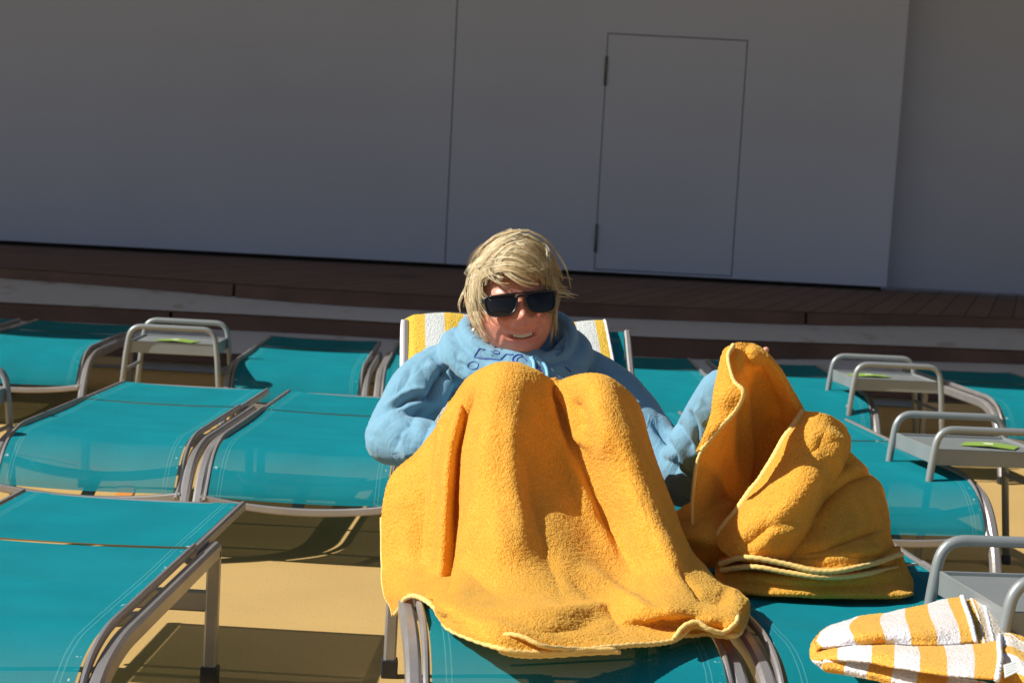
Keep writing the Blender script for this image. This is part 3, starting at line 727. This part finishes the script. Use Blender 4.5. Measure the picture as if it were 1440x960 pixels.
tag(st, 'yellow and white striped towel folded in a heap on the teal lounger at right front', 'towel')
hm = MB(); hemtube(hm, S1[0][:, -1], .006); hemtube(hm, S3[0][:, -1], .006); hemtube(hm, S4[0][0], .004); hemtube(hm, S2[0][:, 24], .005); hemtube(hm, S5[0][8], .004); hemtube(hm, S2[0][:, 12], .004)
hm.build('hem', WHITEHEM, st, smooth=True)
tq = [PZ(1411,935,zt+.073), PZ(1432,928,zt+.073), PZ(1436,942,zt+.068), PZ(1413,953,zt+.066)]
tg = obj('care_tag', mesh('care_tag', tq, [(0, 1, 2, 3)], False), mat('tag_white', (.78, .8, .78), .6), st)
tg.modifiers.new('s', 'SOLIDIFY').thickness = .0012
lm = MB()
for k_ in range(4):
    a_ = tq[0].lerp(tq[3], .2+.19*k_)+Vector((0, -.0006, .001)); b_ = tq[1].lerp(tq[2], .2+.19*k_)+Vector((0, -.0006, .001))
    lm.sweep([a_.lerp(b_, .12), a_.lerp(b_, .8-.1*(k_ % 2))], .0006, n=4)
lm.build('tag_print', mat('tag_ink', (.25, .25, .3), .7), tg)

# ------------------------------------------------------------------ striped towel hung over her backrest
HM = HER.matrix_basis.copy(); HM = Matrix.Translation(herpos) @ Matrix.Rotation(YR, 4, 'Z')
def bk(x, t, n): 
    ca, sa = math.cos(BA), math.sin(BA)
    return HM @ Vector((x, GAP+.012+t*ca-n*sa, ZS+t*sa+n*ca))
XL, XR = -.300, .232
nu, nv = 110, 110; G = np.zeros((nv, nu, 3)); ST = np.zeros((nv, nu))
for i in range(nv):
    s_ = i/(nv-1)*1.06         # metres along the towel from the seat, over the top, down behind
    for j in range(nu):
        u = j/(nu-1); t0 = .14+s_
        xx = XL+(XR-XL)*u
        if t0 < BL+.005: t, n_ = t0, .016
        else:
            a = (t0-BL-.005)/.022
            if a < math.pi: t, n_ = BL+.005+.022*math.sin(a), -.006+.022*math.cos(a)
            else: t, n_ = BL+.005-(t0-BL-.005-.022*math.pi), -.028
        wv = .004*math.sin(u*17+t*6)+.004*math.sin(u*9-t*11)
        lean = .02*(1-t/BL)*(u > .0)
        xo = xx+ (.028*(BL-t)/BL)*u*2.0
        if u < .05: n_ -= (.05-u)*.5; 
        G[i, j] = bk(xo, t+.006*math.sin(u*7)*(1 if t > BL-.05 else 0), n_+wv*(1 if n_ > 0 else .4)); ST[i, j] = u*5.35+.93
# white margins at the sides
back_t = cloth('striped_towel', [(G, ST)], STRIPED2, thick=.006, fuzz=.001)
tag(back_t, 'faded yellow and white striped towel hung over the raised backrest behind the woman', 'towel')
hm = MB(); hemtube(hm, G[:, -1], .005); hemtube(hm, G[:, 0], .005); hm.build('hem', WHITEHEM, back_t, smooth=True)

# ------------------------------------------------------------------ the woman
HCN = P(722, 431, 4.95)                 # middle of the head at eye height
HROT = Matrix.Rotation(R(10), 4, 'Z') @ Matrix.Rotation(R(-8), 4, 'Y') @ Matrix.Rotation(R(-11), 4, 'X')
HMT = Matrix.Translation(HCN) @ HROT @ Matrix.Scale(1.07, 4)
def g(x, z, cx, cz, sx_, sz_): return np.exp(-((x-cx)/sx_)**2-((z-cz)/sz_)**2)
def face_disp(x, z):
    ax = abs(x); d = 0
    d += .023*g(x, z, 0, -.038, .0165, .015)                       # nose tip
    d += .010*g(x, z, 0, -.022, .013, .018)+.006*g(x, z, 0, -.002, .011, .016)
    d += .010*g(ax, z, .019, -.044, .009, .008)-.006*g(ax, z, .008, -.0535, .005, .003)                    # nostril wings
    d -= .009*g(ax, z, .033, .000, .017, .014)                       # eye sockets
    d += .004*g(ax, z, .033, .000, .010, .007)
    d += .005*g(ax, z, .032, .020, .022, .008)                       # brow
    d += .012*g(ax, z, .046, -.042, .022, .017)                      # raised cheeks
    zm = -.078+7.5*ax*ax
    inm = np.clip(1-(ax/.048)**4, 0, 1)
    d += inm*(.0045*np.exp(-((z-zm-.0100)/.0040)**2)+.0045*np.exp(-((z-zm+.0110)/.0055)**2) - .0060*np.exp(-((z-zm)/.0055)**2))
    d += .0035*g(x, z, 0, -.070, .04, .022)                          # muzzle
    # smile folds
    for s in (-1, 1):
        dd, t, _ = seg_d(np.array(x*s), np.array(z), [(.025, -.043), (.039, -.053), (.049, -.066), (.051, -.082)])
        d = d-.0024*np.exp(-(dd/.004)**2)+.002*np.exp(-((dd-.007)/.005)**2)
    d += .008*g(x, z, 0, -.108, .020, .012)                         # chin
    d -= .005*g(x, z, 0, -.092, .022, .006)
    return d
def head_geo():
    nT, nP = 150, 220; V = []
    for i in range(nT):
        th = math.pi*(i+.5)/nT
        for j in range(nP):
            ph = 2*math.pi*j/nP
            sx_, sy, sz = math.sin(th)*math.sin(ph), -math.sin(th)*math.cos(ph), math.cos(th)
            t = max(0, -sz); wx = .086*(1-.16*t**2.4)*(1+.06*math.exp(-((sz+.42)/.28)**2))
            x = wx*sx_; z = (.122 if sz > 0 else .127)*sz
            y = .098*sy*(1-.12*t*t)
            if sy > 0 and sz < -.2: y *= 1-.45*min(1, (-sz-.2)/.6)
            if sy < 0:
                y = -.098*(abs(sy)**.88)*(1-.06*t*t); y -= float(face_disp(x, z))*min(1, max(0, (-sy-.12)/.35))
            V.append((x, y, z))
    F = [(i*nP+j, i*nP+(j+1) % nP, (i+1)*nP+(j+1) % nP, (i+1)*nP+j) for i in range(nT-1) for j in range(nP)]
    F.append(tuple(range(nP))[::-1]); F.append(tuple((nT-1)*nP+j for j in range(nP)))
    # ears
    return V, F
def blob(mb, pts, rad, n=16, up=(0, 0, 1)):
    """closed tapered tube with rounded ends"""
    pts = [Vector(p) for p in pts]; k = len(pts)
    pp = [Vector(p) for p in crn(np.array([list(p) for p in pts]), k*4)]; rr = list(crn(np.array([[r_] for r_ in rad]), k*4)[:, 0])
    d0 = (pp[0]-pp[1]).normalized(); d1 = (pp[-1]-pp[-2]).normalized(); a = []; ar = []; c = []; cr = []
    for q in (.999, .9, .7, .4): a.append(pp[0]+d0*rr[0]*q); ar.append(rr[0]*math.sqrt(1-q*q))
    for q in (.4, .7, .9, .999): c.append(pp[-1]+d1*rr[-1]*q); cr.append(rr[-1]*math.sqrt(1-q*q))
    mb.sweep(a+pp+c, 1.0, n=n, up=up, radii=[max(x, .0005) for x in ar+rr+cr])
SHL = P(612, 520, 5.02); SHR = P(842, 530, 5.04)
ELL = P(552, 612, 4.92); WRL = P(640, 640, 4.72); HNL = P(690, 650, 4.64)
ELR = P(958, 668, 4.86); WRR = P(1008, 575, 4.68); HNR = P(1042, 528, 4.67)
PEL = Vector((.075, 4.82, .46)); CHE = Vector((.03, 4.98, .68)); NKB = Vector((.02, 5.06, .80))
def body():
    mb = MB()
    V, F = head_geo(); V = [HMT @ Vector(v) for v in V]; mb.add(V, F)
    for s in (-1, 1):    # ears
        E = [HMT @ Vector((s*.080, .012, .012)), HMT @ Vector((s*.090, .020, -.005)), HMT @ Vector((s*.085, .014, -.030))]
        blob(mb, E, [.012, .015, .009], 10)
        E = [HMT @ Vector((s*.084, .003, -.030)), HMT @ Vector((s*.085, .004, -.037))]; blob(mb, E, [.007, .0065], 10)
    blob(mb, [HMT @ Vector((0, .015, -.06)), HMT @ Vector((0, .03, -.12)), NKB], [.055, .056, .062])
    blob(mb, [PEL, Vector((.06, 4.88, .56)), CHE, NKB+Vector((0, 0, -.07))], [.13, .125, .12, .08], 20)
    blob(mb, [NKB+Vector((0, 0, -.05)), SHL, ELL, WRL], [.06, .055, .042, .027]); blob(mb, [NKB+Vector((0, 0, -.05)), SHR, ELR, WRR], [.06, .055, .042, .027])
    kl = P(708, 556, 4.60); kr = P(848, 572, 4.60)
    for k_, fx, hx in ((kl, -.015, .0), (kr, .18, .16)):
        ank = Vector((fx-.02, 4.42, .395)); toe = Vector((fx-.02, 4.28, .385))
        blob(mb, [Vector((hx+.02, 4.80, .45)), k_.lerp(Vector((hx, 4.8, .45)), .5), k_, k_.lerp(ank, .35)+Vector((0, .05, -.02)), ank], [.08, .06, .042, .036, .027])
        blob(mb, [ank+Vector((0, .03, -.02)), (ank+toe)/2, toe], [.03, .032, .022])
    def hand(wr, tip, curlv, side):
        ax = (tip-wr).normalized(); sd_ = ax.cross(curlv).normalized()*side
        blob(mb, [wr, wr.lerp(tip, .5)], [.026, .036], 12)
        pc = wr.lerp(tip, .62)
        for q, ln in zip((-1.5, -.5, .5, 1.5), (.062, .072, .068, .052)):
            r0 = pc+sd_*q*.018
            blob(mb, [r0, r0+ax*ln*.4+curlv*.006, r0+ax*ln*.75+curlv*.022, r0+ax*ln*.8+curlv*.045], [.0095, .009, .0085, .0075], 8)
        blob(mb, [wr.lerp(tip, .25)-sd_*.022, wr.lerp(tip, .45)-sd_*.045+curlv*.015, wr.lerp(tip, .65)-sd_*.045+curlv*.035], [.012, .011, .009], 8)
    hand(WRL, HNL, Vector((0, -.3, -.9)).normalized(), 1)
    hand(WRR, HNR, Vector((.6, -.6, .1)).normalized(), 1)
    fb = P(1070, 499, 4.66); blob(mb, [HNR+Vector((0, .01, -.01)), P(1058, 500, 4.66), fb, P(1077, 492, 4.655)], [.010, .010, .009, .008], 8)
    tmp = obj('tmp', mb.mesh('tmp', True)); r_ = tmp.modifiers.new('r', 'REMESH'); r_.mode = 'VOXEL'; r_.voxel_size = .0024; r_.use_smooth_shade = True
    s_ = tmp.modifiers.new('s', 'SMOOTH'); s_.factor = .5; s_.iterations = 2
    m = evaluated(tmp); m.name = 'person'; bpy.data.objects.remove(tmp)
    n = len(m.vertices); V = np.empty(n*3); m.vertices.foreach_get('co', V); V = V.reshape(-1, 3)
    Mi = np.array(HMT.inverted()); L = V @ Mi[:3, :3].T + Mi[:3, 3]
    x, y, z = L.T; ax = abs(x); C = np.zeros((n, 4)); C[:] = (.64, .275, .19, 1)
    def blend(c, wgt): 
        wgt = np.clip(wgt, 0, 1)[:, None]; C[:, :3] = C[:, :3]*(1-wgt)+np.array(c)*wgt
    front = (y < -.03)
    blend((.60, .21, .145), .7*g(ax, z, .045, -.035, .024, .022)*front)
    blend((.55, .20, .14), .7*g(x, z, 0, -.042, .014, .012)*front)
    blend((.56, .30, .21), .5*g(x, z, 0, .06, .05, .03)*front)
    zm = -.078+7.5*ax*ax; inm = np.clip(1-(ax/.044)**6, 0, 1)*front
    lips = np.exp(-((z-zm-.0098)/.0036)**2)*.7+np.exp(-((z-zm+.0110)/.0050)**2)
    blend((.56, .17, .15), lips*inm*.65)
    blend((.16, .035, .03), 1.2*np.exp(-((z-zm)/.0040)**4)*np.clip(1-(ax/.035)**4, 0, 1)*front)
    blend((.58, .16, .10), 1.0*(ax > .078)*(abs(z+.01) < .05)*(abs(y-.012) < .035))
    V_ = fbm(V, 60, 3, 2) if False else 0
    a = m.color_attributes.new('skin', 'FLOAT_COLOR', 'POINT'); a.data.foreach_set('color', C.reshape(-1).astype(np.float32))
    return m
SKIN = mat('skin', (.5, .24, .16), .42, 0, .45, bump=(240, .16, .001))
k = NB(SKIN); at = k.node('ShaderNodeVertexColor', layer_name='skin'); tc = k.node('ShaderNodeTexCoord')
nz = k.noise(tc.outputs['Object'], 70, 4); k.l.new(k.mix(k.rng(nz, .45, .75, 0, .35), at.outputs[0], (.55, .19, .13)), k.b.inputs['Base Color'])
k.b.inputs['Subsurface Weight'].default_value = .18; k.b.inputs['Subsurface Radius'].default_value = (.012, .004, .002); k.b.inputs['Subsurface Scale'].default_value = 1
pm = body(); pm.materials.clear(); woman = obj('person', pm, SKIN)
tag(woman, 'smiling person with short blond hair, sunglasses and light blue hoodie reclining under a yellow towel', 'person')
def hl(x, y, z): return HMT @ Vector((x, y, z))
bvh = BVHTree.FromPolygons([v.co for v in pm.vertices], [tuple(p.vertices) for p in pm.polygons])
def skin_y(x, z):
    """head-local y of the face surface"""
    o = hl(x, -.4, z); d = (hl(x, 0, z)-o).normalized(); h = bvh.ray_cast(o, d)
    return (HMT.inverted() @ h[0]).y if h[0] else -.09
# teeth
tb = MB(); 
for i in range(-3, 4):
    x = i*.0060; zz = -.078+7.5*x*x+.0020; yb = min(skin_y(x, zz+.004), skin_y(x, zz-.004))-.0002+.002
    hgt = .0034-abs(i)*.0005
    c_ = [hl(x-.0029, yb, zz+.0034), hl(x+.0029, yb, zz+.0034), hl(x+.0026, yb-.0004, zz-hgt), hl(x-.0026, yb-.0004, zz-hgt)]
    b2 = [p+(hl(0, .004, 0)-hl(0, 0, 0)) for p in c_]
    tb.add(c_+b2, [(0,1,2,3),(4,7,6,5),(0,4,5,1),(1,5,6,2),(2,6,7,3),(3,7,4,0)])
tb.build('teeth', mat('teeth_enamel', (.66, .60, .47), .3), woman)
er = bmesh.new(); bmesh.ops.create_icosphere(er, subdivisions=3, radius=.0045)
em = bpy.data.meshes.new('earring'); er.to_mesh(em); em.polygons.foreach_set('use_smooth', [True]*len(em.polygons))
eo = obj('earring', em, mat('pearl', (.8, .78, .74), .15, coat=.5), woman); eo.location = P(666, 464, 4.90)
# sunglasses
GLM = mat('black_frame', (.008, .008, .010), .28, 0, .5); LENS = mat('dark_lens', (.006, .006, .008), .06, 0, .35)
yf = min(skin_y(0, -.012), skin_y(.04, -.03), skin_y(-.04, -.03), skin_y(.03, .022))-.004
yf = skin_y(0, -.004)-.006
def gy(x): return yf-.002+3.0*x*x
def outline(s, inset):
    o = [(.006, .012), (.018, .020), (.045, .022), (.074, .022), (.080, .014), (.078, -.010), (.071, -.025), (.052, -.031), (.028, -.030), (.016, -.021), (.009, -.004)]
    cx = sum(p[0] for p in o)/len(o); cz = sum(p[1] for p in o)/len(o)
    o = [(cx+(x-cx)*inset[0], .004+(cz+(z-cz)*inset[1]-.004)*.90) for x, z in o]
    q = crn(np.array(o+[o[0]]), 48)[:-1]; return [(s*x, z) for x, z in q]
gl = MB(); ln = MB()
for s in (-1, 1):
    O = outline(s, (1, 1)); I = outline(s, (.91, .86)); n = len(O); D = .0045
    V = [hl(x, gy(x)-.002, z-.004) for x, z in O]+[hl(x, gy(x)-.0025, z-.004) for x, z in I]+[hl(x, gy(x)+D, z-.004) for x, z in O]+[hl(x, gy(x)+D, z-.004) for x, z in I]
    F = []
    for i in range(n):
        j = (i+1) % n; F += [(i, j, n+j, n+i), (2*n+i, 3*n+i, 3*n+j, 2*n+j), (i, 2*n+i, 2*n+j, j), (n+i, n+j, 3*n+j, 3*n+i)]
    gl.add(V, F)
    c_ = (sum(x for x, z in I)/n, sum(z for x, z in I)/n)
    rings = []
    for q in (1.03, .8, .5, .2): rings.append([hl(c_[0]+(x-c_[0])*q, gy(c_[0]+(x-c_[0])*q)-.0002-.002*(1-q*q), c_[1]+(z-c_[1])*q-.004) for x, z in I])
    V = [p for r_ in rings for p in r_]+[hl(c_[0], gy(c_[0])-.0022, c_[1]-.004)]
    F = [(k_*n+i, k_*n+(i+1) % n, (k_+1)*n+(i+1) % n, (k_+1)*n+i) for k_ in range(3) for i in range(n)]+[(3*n+i, 3*n+(i+1) % n, 4*n) for i in range(n)]
    ln.add(V, F)
    gl.sweep([hl(s*.074, gy(.074)+.001, .010), hl(s*.083, gy(.08)+.012, .009), hl(s*.0875, -.03, .007), hl(s*.090, .02, .004)], .004, .013, .0015, up=HROT.to_3x3() @ Vector((0, 0, 1)))
gl.sweep([hl(x, gy(x), z) for x, z in ((-.014, .006), (-.006, .009), (0, .0095), (.006, .009), (.014, .006))], .006, .007, .0015, up=HROT.to_3x3() @ Vector((0, 0, 1)))
gl.sweep([hl(x, gy(x)-.0015, .0155) for x in np.linspace(-.07, .07, 21)], .004, .0045, .0012, up=HROT.to_3x3() @ Vector((0, 0, 1)))
gls = gl.build('sunglasses', GLM, woman, smooth=True); ln.build('lens', LENS, gls, smooth=True)

# hair -------------------------------------------------------------
def hair_mat():
    m = mat('blond_hair', (.62, .45, .22), .42, 0, .5); k = NB(m)
    at = k.node('ShaderNodeAttribute', attribute_name='tone')
    c = k.mix(k.rng(at.outputs['Fac'], 0, .45), (.30, .19, .085), (.82, .66, .38)); c = k.mix(k.rng(at.outputs['Fac'], .45, 1), c, (.97, .90, .68))
    k.l.new(c, k.b.inputs['Base Color']); k.b.inputs['Anisotropic'].default_value = .4
    tr = k.node('ShaderNodeBsdfTranslucent'); k.l.new(c, tr.inputs[0]); ms = k.node('ShaderNodeMixShader'); ms.inputs[0].default_value = .35
    k.l.new(k.b.outputs[0], ms.inputs[1]); k.l.new(tr.outputs[0], ms.inputs[2]); k.l.new(ms.outputs[0], k.n['Material Output'].inputs[0]); return m
HAIR = hair_mat()
def hairY(px, py, off=0):
    q = ((px-722)/66.0)**2+((py-425)/94.0)**2
    return 4.965-.118*math.sqrt(max(0, 1-q))-off
hv = []; hf = []; tone = []
# cap under the strands
nT, nP = 60, 90; keep = {}; cv = []
for i in range(nT):
    th = math.pi*i/(nT-1)
    for j in range(nP):
        ph = 2*math.pi*j/nP; sx_, sy, sz = math.sin(th)*math.sin(ph), -math.sin(th)*math.cos(ph), math.cos(th)
        x, y, z = .086*sx_, .104*sy+.012, .134*sz
        if sz < 0: x *= 1-.1*abs(sz); z *= .85
        nn = noise.noise(Vector((x*30, y*30, z*12)))*.006
        L = math.sqrt(x*x+y*y+z*z); q = 1+nn/L; p = hl(x*q, y*q, z*q+.002)
        cv.append(p); keep[(i, j)] = (sz > .58) or (sy > .05 and sz > -.75) or (sy > -.25 and sz > -.05) or (sy > -.55 and sz > .30)
base = 0; hv += cv; tone += [.38]*len(cv)
for i in range(nT-1):
    for j in range(nP):
        j2 = (j+1) % nP
        if keep[(i, j)] and keep[(i+1, j)] and keep[(i, j2)] and keep[(i+1, j2)]: hf.append((i*nP+j, i*nP+j2, (i+1)*nP+j2, (i+1)*nP+j))
guides = [  # px polyline, count, spread px, depth offset m
 ([(664,392),(682,368),(712,356),(746,362),(776,388)], 200, 8, .010),
 ([(672,376),(698,350),(733,346),(760,360),(778,386)], 220, 9, .008),
 ([(686,356),(710,338),(740,335),(762,352),(779,384),(782,408)], 220, 8, .004),
 ([(668,394),(686,378),(712,374),(742,380),(766,374)], 130, 5, .016),
 ([(674,384),(696,372),(724,370),(748,382),(764,392)], 110, 5, .018),
 ([(700,362),(712,378),(735,392),(758,396)], 90, 5, .016),
 ([(684,370),(688,382),(700,392),(716,397)], 60, 4, .018),
 ([(676,378),(674,398),(682,418),(700,430)], 22, 4, .022),
 ([(674,380),(670,408),(676,434),(694,450)], 40, 4, .022),
 ([(671,385),(665,412),(669,444),(684,470)], 34, 4, .016),
 ([(668,385),(662,412),(664,438),(672,464),(686,480)], 34, 4, .010),
 ([(678,378),(667,400),(663,420),(664,438)], 90, 3.5, .004),
 ([(700,343),(684,360),(670,385),(665,408),(665,426)], 200, 5, .0),
 ([(725,333),(700,342),(680,365),(670,398)], 200, 8, .006),
 ([(735,332),(712,340),(690,362),(676,392)], 150, 8, .012),
 ([(740,333),(764,346),(768,375),(772,402),(772,428)], 200, 3, .0),
 ([(760,352),(773,378),(780,408),(778,436),(776,458)], 110, 4, .004),
 ([(773,385),(781,410),(781,440),(780,468),(777,488)], 44, 3, .0),
 ([(772,392),(790,406),(804,411),(818,414)], 22, 3, -.01),
 ([(776,398),(792,410),(804,416),(812,424)], 14, 3, -.01),
 ([(768,375),(788,393),(800,400),(808,402)], 14, 4, -.01),
 ([(700,344),(715,333),(730,328),(738,330)], 60, 4, .0),
 ([(665,395),(656,408),(650,425),(652,442)], 16, 2, -.01),
 ([(710,345),(728,352),(752,372),(760,386)], 90, 7, .014),
 ([(720,340),(702,356),(700,372),(712,386)], 70, 7, .016),
]
hm_ = []
for gi, (gp, cnt, spread, off) in enumerate(guides):
    gp = [(x-(4 if x > 785 else 0), y+5*max(0, (400-y)/70)) for x, y in gp]
    for q in range(int(cnt*1.9)):
        if q % 9 == 0:
            lo1 = max(-1.7, min(1.7, random.gauss(0, 1)))*spread; lo2 = lo1*.85+random.gauss(0, .55)*spread; lph = random.uniform(0, 6.28)
            lamp = random.uniform(.5, 3.0); lln = random.uniform(.7, 1.05); ldd = random.uniform(-.014, .008); ltn = random.gauss(.68, .24)
        jj = random.gauss(0, 1); o1 = lo1+jj*.13*spread+random.gauss(0, .1)*spread; o2 = lo2+jj*.09*spread; ang = random.gauss(0, .12)
        ln_ = lln+random.uniform(-.08, .06); k_ = len(gp); pts = []
        clump = random.gauss(0, .003)
        ph = lph+random.gauss(0, .25); amp = lamp*random.uniform(.8, 1.2)
        dd = ldd+random.uniform(-.003, .003)
        for i_, (x, y) in enumerate(gp):
            t = i_/(k_-1)
            a, b_ = gp[max(i_-1, 0)], gp[min(i_+1, k_-1)]; tx, ty = b_[0]-a[0], b_[1]-a[1]; l_ = math.hypot(tx, ty)+1e-6; nx, ny = -ty/l_, tx/l_
            o_ = o1*(1-t)+o2*t
            px, py = x+nx*(o_+amp*math.sin(ph+t*5))+random.gauss(0, .5), y+ny*(o_+amp*math.sin(ph+t*5))+random.gauss(0, .5)
            pts.append(list(P(px, py, hairY(px, py, off*min(1, t*1.5+.3))+dd)))
        c_ = crn(np.array(pts), 11); c_ = c_[:max(4, int(11*min(1, ln_)))]
        wd = random.uniform(.0004, .0009); n = len(c_); base = len(hv); tn = min(1, max(0, ltn+random.gauss(0, .1)+(.08 if o1 < 0 else -.05)))
        for i_ in range(n):
            tt = i_/(n-1); r_ = wd*(1-.75*tt**2)
            for a_ in (0, 2.09, 4.19): hv.append(Vector(c_[i_])+Vector((math.cos(a_)*r_, 0, math.sin(a_)*r_))+Vector((0, (-.5 if a_ == 0 else .5)*r_, 0))); tone.append(tn)
        for i_ in range(n-1):
            for a_ in range(3): hf.append((base+3*i_+a_, base+3*i_+(a_+1) % 3, base+3*i_+3+(a_+1) % 3, base+3*i_+3+a_))
hmh = mesh('hair', hv, hf); a = hmh.attributes.new('tone', 'FLOAT', 'POINT'); a.data.foreach_set('value', np.array(tone, dtype=np.float32))
obj('hair', hmh, HAIR, woman)

# hoodie -----------------------------------------------------------
def hoodie():
    mb = MB()
    blob(mb, [PEL+Vector((0, 0, .0)), Vector((.06, 4.88, .56)), CHE+Vector((0, -.01, 0)), NKB+Vector((0, -.03, -.075))], [.165, .165, .160, .105], 24)
    blob(mb, [SHL.lerp(SHR, .12)+Vector((0, 0, .005)), SHL.lerp(SHR, .5)+Vector((0, .0, .03)), SHL.lerp(SHR, .88)], [.075, .085, .075], 20)
    blob(mb, [P(725, 555, 4.93), P(728, 600, 4.86)], [.13, .14], 20)
    blob(mb, [SHL.lerp(SHR, .1), P(604, 535, 4.99), P(576, 572, 4.95), ELL, P(562, 618, 4.88), P(600, 625, 4.80), WRL], [.072, .075, .072, .066, .066, .060, .050], 20)
    blob(mb, [SHL.lerp(SHR, .9), P(870, 565, 5.0), P(910, 620, 4.93), ELR, P(972, 648, 4.82), P(988, 612, 4.74), P(1002, 575, 4.69), P(1012, 548, 4.67)], [.072, .076, .076, .073, .072, .068, .058, .050], 20)
    # hood: collar ring round the neck, heaped at the right and back
    ring = [P(742,512,4.87),P(705,507,4.87),P(672,490,4.90),P(655,468,4.96),P(660,455,5.05),P(690,450,5.12),P(730,448,5.15),P(770,445,5.12),P(796,458,5.05),P(800,478,4.97),P(785,500,4.91)]
    mb.sweep([Vector(p) for p in crn(np.array([list(p) for p in ring+[ring[0]]]), 60)[:-1]], .020, n=12, closed=True, radii=[.020]*60)
    low = [p+Vector(((p.x-NKB.x)*.22, -.0, -.045)) for p in ring]
    mb.sweep([Vector(p) for p in crn(np.array([list(p) for p in low+[low[0]]]), 60)[:-1]], .034, n=12, closed=True, radii=[.034]*60)
    blob(mb, [P(785,498,4.93), P(799,480,4.96), P(800,462,5.0), P(788,447,5.05), P(765,442,5.12)], [.020, .020, .018, .016, .02], 12)
    blob(mb, [P(770,512,4.94), P(805,500,4.98), P(812,488,5.03)], [.030, .032, .03], 12)
    blob(mb, [P(664,470,4.97), P(690,496,4.90), P(720,509,4.87)], [.015, .017, .018], 12)
    tmp = obj('tmp', mb.mesh('tmp', True)); r_ = tmp.modifiers.new('r', 'REMESH'); r_.mode = 'VOXEL'; r_.voxel_size = .0042; r_.use_smooth_shade = True
    s_ = tmp.modifiers.new('s', 'SMOOTH'); s_.factor = .5; s_.iterations = 9
    m = evaluated(tmp); m.name = 'hoodie'; bpy.data.objects.remove(tmp)
    n = len(m.vertices); V = np.empty(n*3); m.vertices.foreach_get('co', V); V = V.reshape(-1, 3)
    N = np.array([list(v.normal) for v in m.vertices]); toc = np.array([0, 0, HC])-V; toc /= np.linalg.norm(toc, axis=1, keepdims=True)
    fr = np.clip((N*toc).sum(1)*2+.2, 0, 1); X, Y = to_px(V)
    D = 1.2*creases(X, Y, [
      ([(630,514),(619,530),(611,550),(606,566)], -.024, 5), ([(598,510),(616,522),(634,545)], .009, 6), ([(640,530),(628,552),(618,580)], .010, 7),
      ([(612,560),(590,557),(572,562),(552,576)], -.016, 4), ([(608,551),(585,547),(560,557),(540,575)], .009, 5),
      ([(606,569),(580,585),(560,605),(553,636)], -.013, 5), ([(604,564),(574,572),(545,590),(530,612)], .007, 6),
      ([(628,575),(602,595),(588,625),(584,652)], -.011, 6), ([(615,600),(600,625),(600,648)], .007, 6),
      ([(580,515),(568,540),(545,566)], -.007, 6), ([(570,600),(566,625),(575,650)], .008, 7),
      ([(640,505),(655,515),(668,535)], -.007, 5), ([(604,498),(618,512),(628,528)], -.005, 3),
      ([(655,505),(670,525),(668,545)], -.006, 7),
      ([(915,590),(935,612),(948,640),(950,670)], -.018, 5), ([(948,585),(958,610),(975,640)], -.012, 4), ([(940,600),(955,630),(965,665)], .008, 6), ([(968,575),(978,600),(982,640)], -.010, 4), ([(930,640),(950,662),(975,672)], -.008, 4),
      ([(983,560),(1000,585),(1003,600)], -.006, 4), ([(975,572),(992,600)], .004, 4),
      ([(780,470),(792,488),(782,500)], -.012, 5), ([(790,450),(800,470),(802,490)], -.006, 4), ([(775,455),(786,475),(780,495)], -.010, 5),
      ([(665,480),(690,500),(725,512),(745,513)], -.008, 3.5), ([(800,505),(830,522),(850,530)], -.008, 6), ([(770,515),(800,520),(820,530)], .008, 6),
      ([(690,515),(715,530),(750,540)], .004, 8), ([(645,490),(640,505),(655,530)], -.006, 6)])
    W = np.array([noise.fractal(Vector((v[0]*7, v[1]*7, v[2]*5)), 1, 2, 2) for v in V])*.006
    R2 = np.array([1-abs(noise.noise(Vector((v[0]*9+7, v[1]*9, v[2]*9+v[0]*10)))) for v in V]); W += -.002*np.clip(R2-.80, 0, 1)/.2
    sl = np.clip(((X < 640) | (X > 905))*1.0+.45, 0, 1)
    V = V+N*((D*fr)+W*sl)[:, None]
    m.vertices.foreach_set('co', V.reshape(-1)); m.update(); m.materials.clear(); return m
hmm = hoodie(); hood = obj('hoodie', hmm, HOOD, woman)
hb = BVHTree.FromPolygons([v.co for v in hmm.vertices], [tuple(p.vertices) for p in hmm.polygons])
def onh(px, py, lift=.0015):
    d = ray(px, py).normalized(); h = hb.ray_cast(Vector((0, 0, HC)), d)
    return (h[0]-d*lift) if h[0] else P(px, py, 4.85)
ink = MB()
def stroke(pts, wd=.0022, n=None):
    q = crn(np.array(pts, float), n or max(2, len(pts)*5)) if len(pts) > 2 else np.array(pts, float)
    if len(pts) == 2: q = np.array([np.array(pts[0])*(1-t)+np.array(pts[1])*t for t in np.linspace(0, 1, 10)])
    ink.sweep([onh(x, y, .0008) for x, y in q], wd*1.5, .0016, .0004, up=(0, -1, .3))
stroke([(674,490),(667,502)]); stroke([(674,490),(682,491)], .0014); stroke([(667,502),(685,504)]); stroke([(685,504),(703,506)]); stroke([(703,506),(712,498)]); stroke([(712,498),(722,499)])
stroke([(735,500),(728,499),(722,503),(722,508),(728,512)], .003); stroke([(690,493),(697,497),(702,497),(700,493),(694,493)], .0013)
stroke([(673,511),(666,508),(659,511),(658,516),(664,519),(671,517),(673,511)], .0011); stroke([(741,507),(735,502),(728,504),(727,510),(733,516)], .0016)
stroke([(757,513),(757,519),(762,522)], .003); stroke([(795,516),(803,523)], .0022)
ink.build('chest_print', INK, hood)
cd = MB()
def cord(pts, Yl): cd.sweep(curve([list(onh(x, y, .004)) for x, y in pts], 24), .0042, n=8, up=(0, 1, 0))
cord([(746,503),(750,508),(751,516),(752,528)], 0); cord([(752,503),(762,508),(768,518),(770,530)], 0)
cord([(748,503),(752,501),(757,504)], 0)
cd.build('drawstring', CORD, hood, smooth=True)
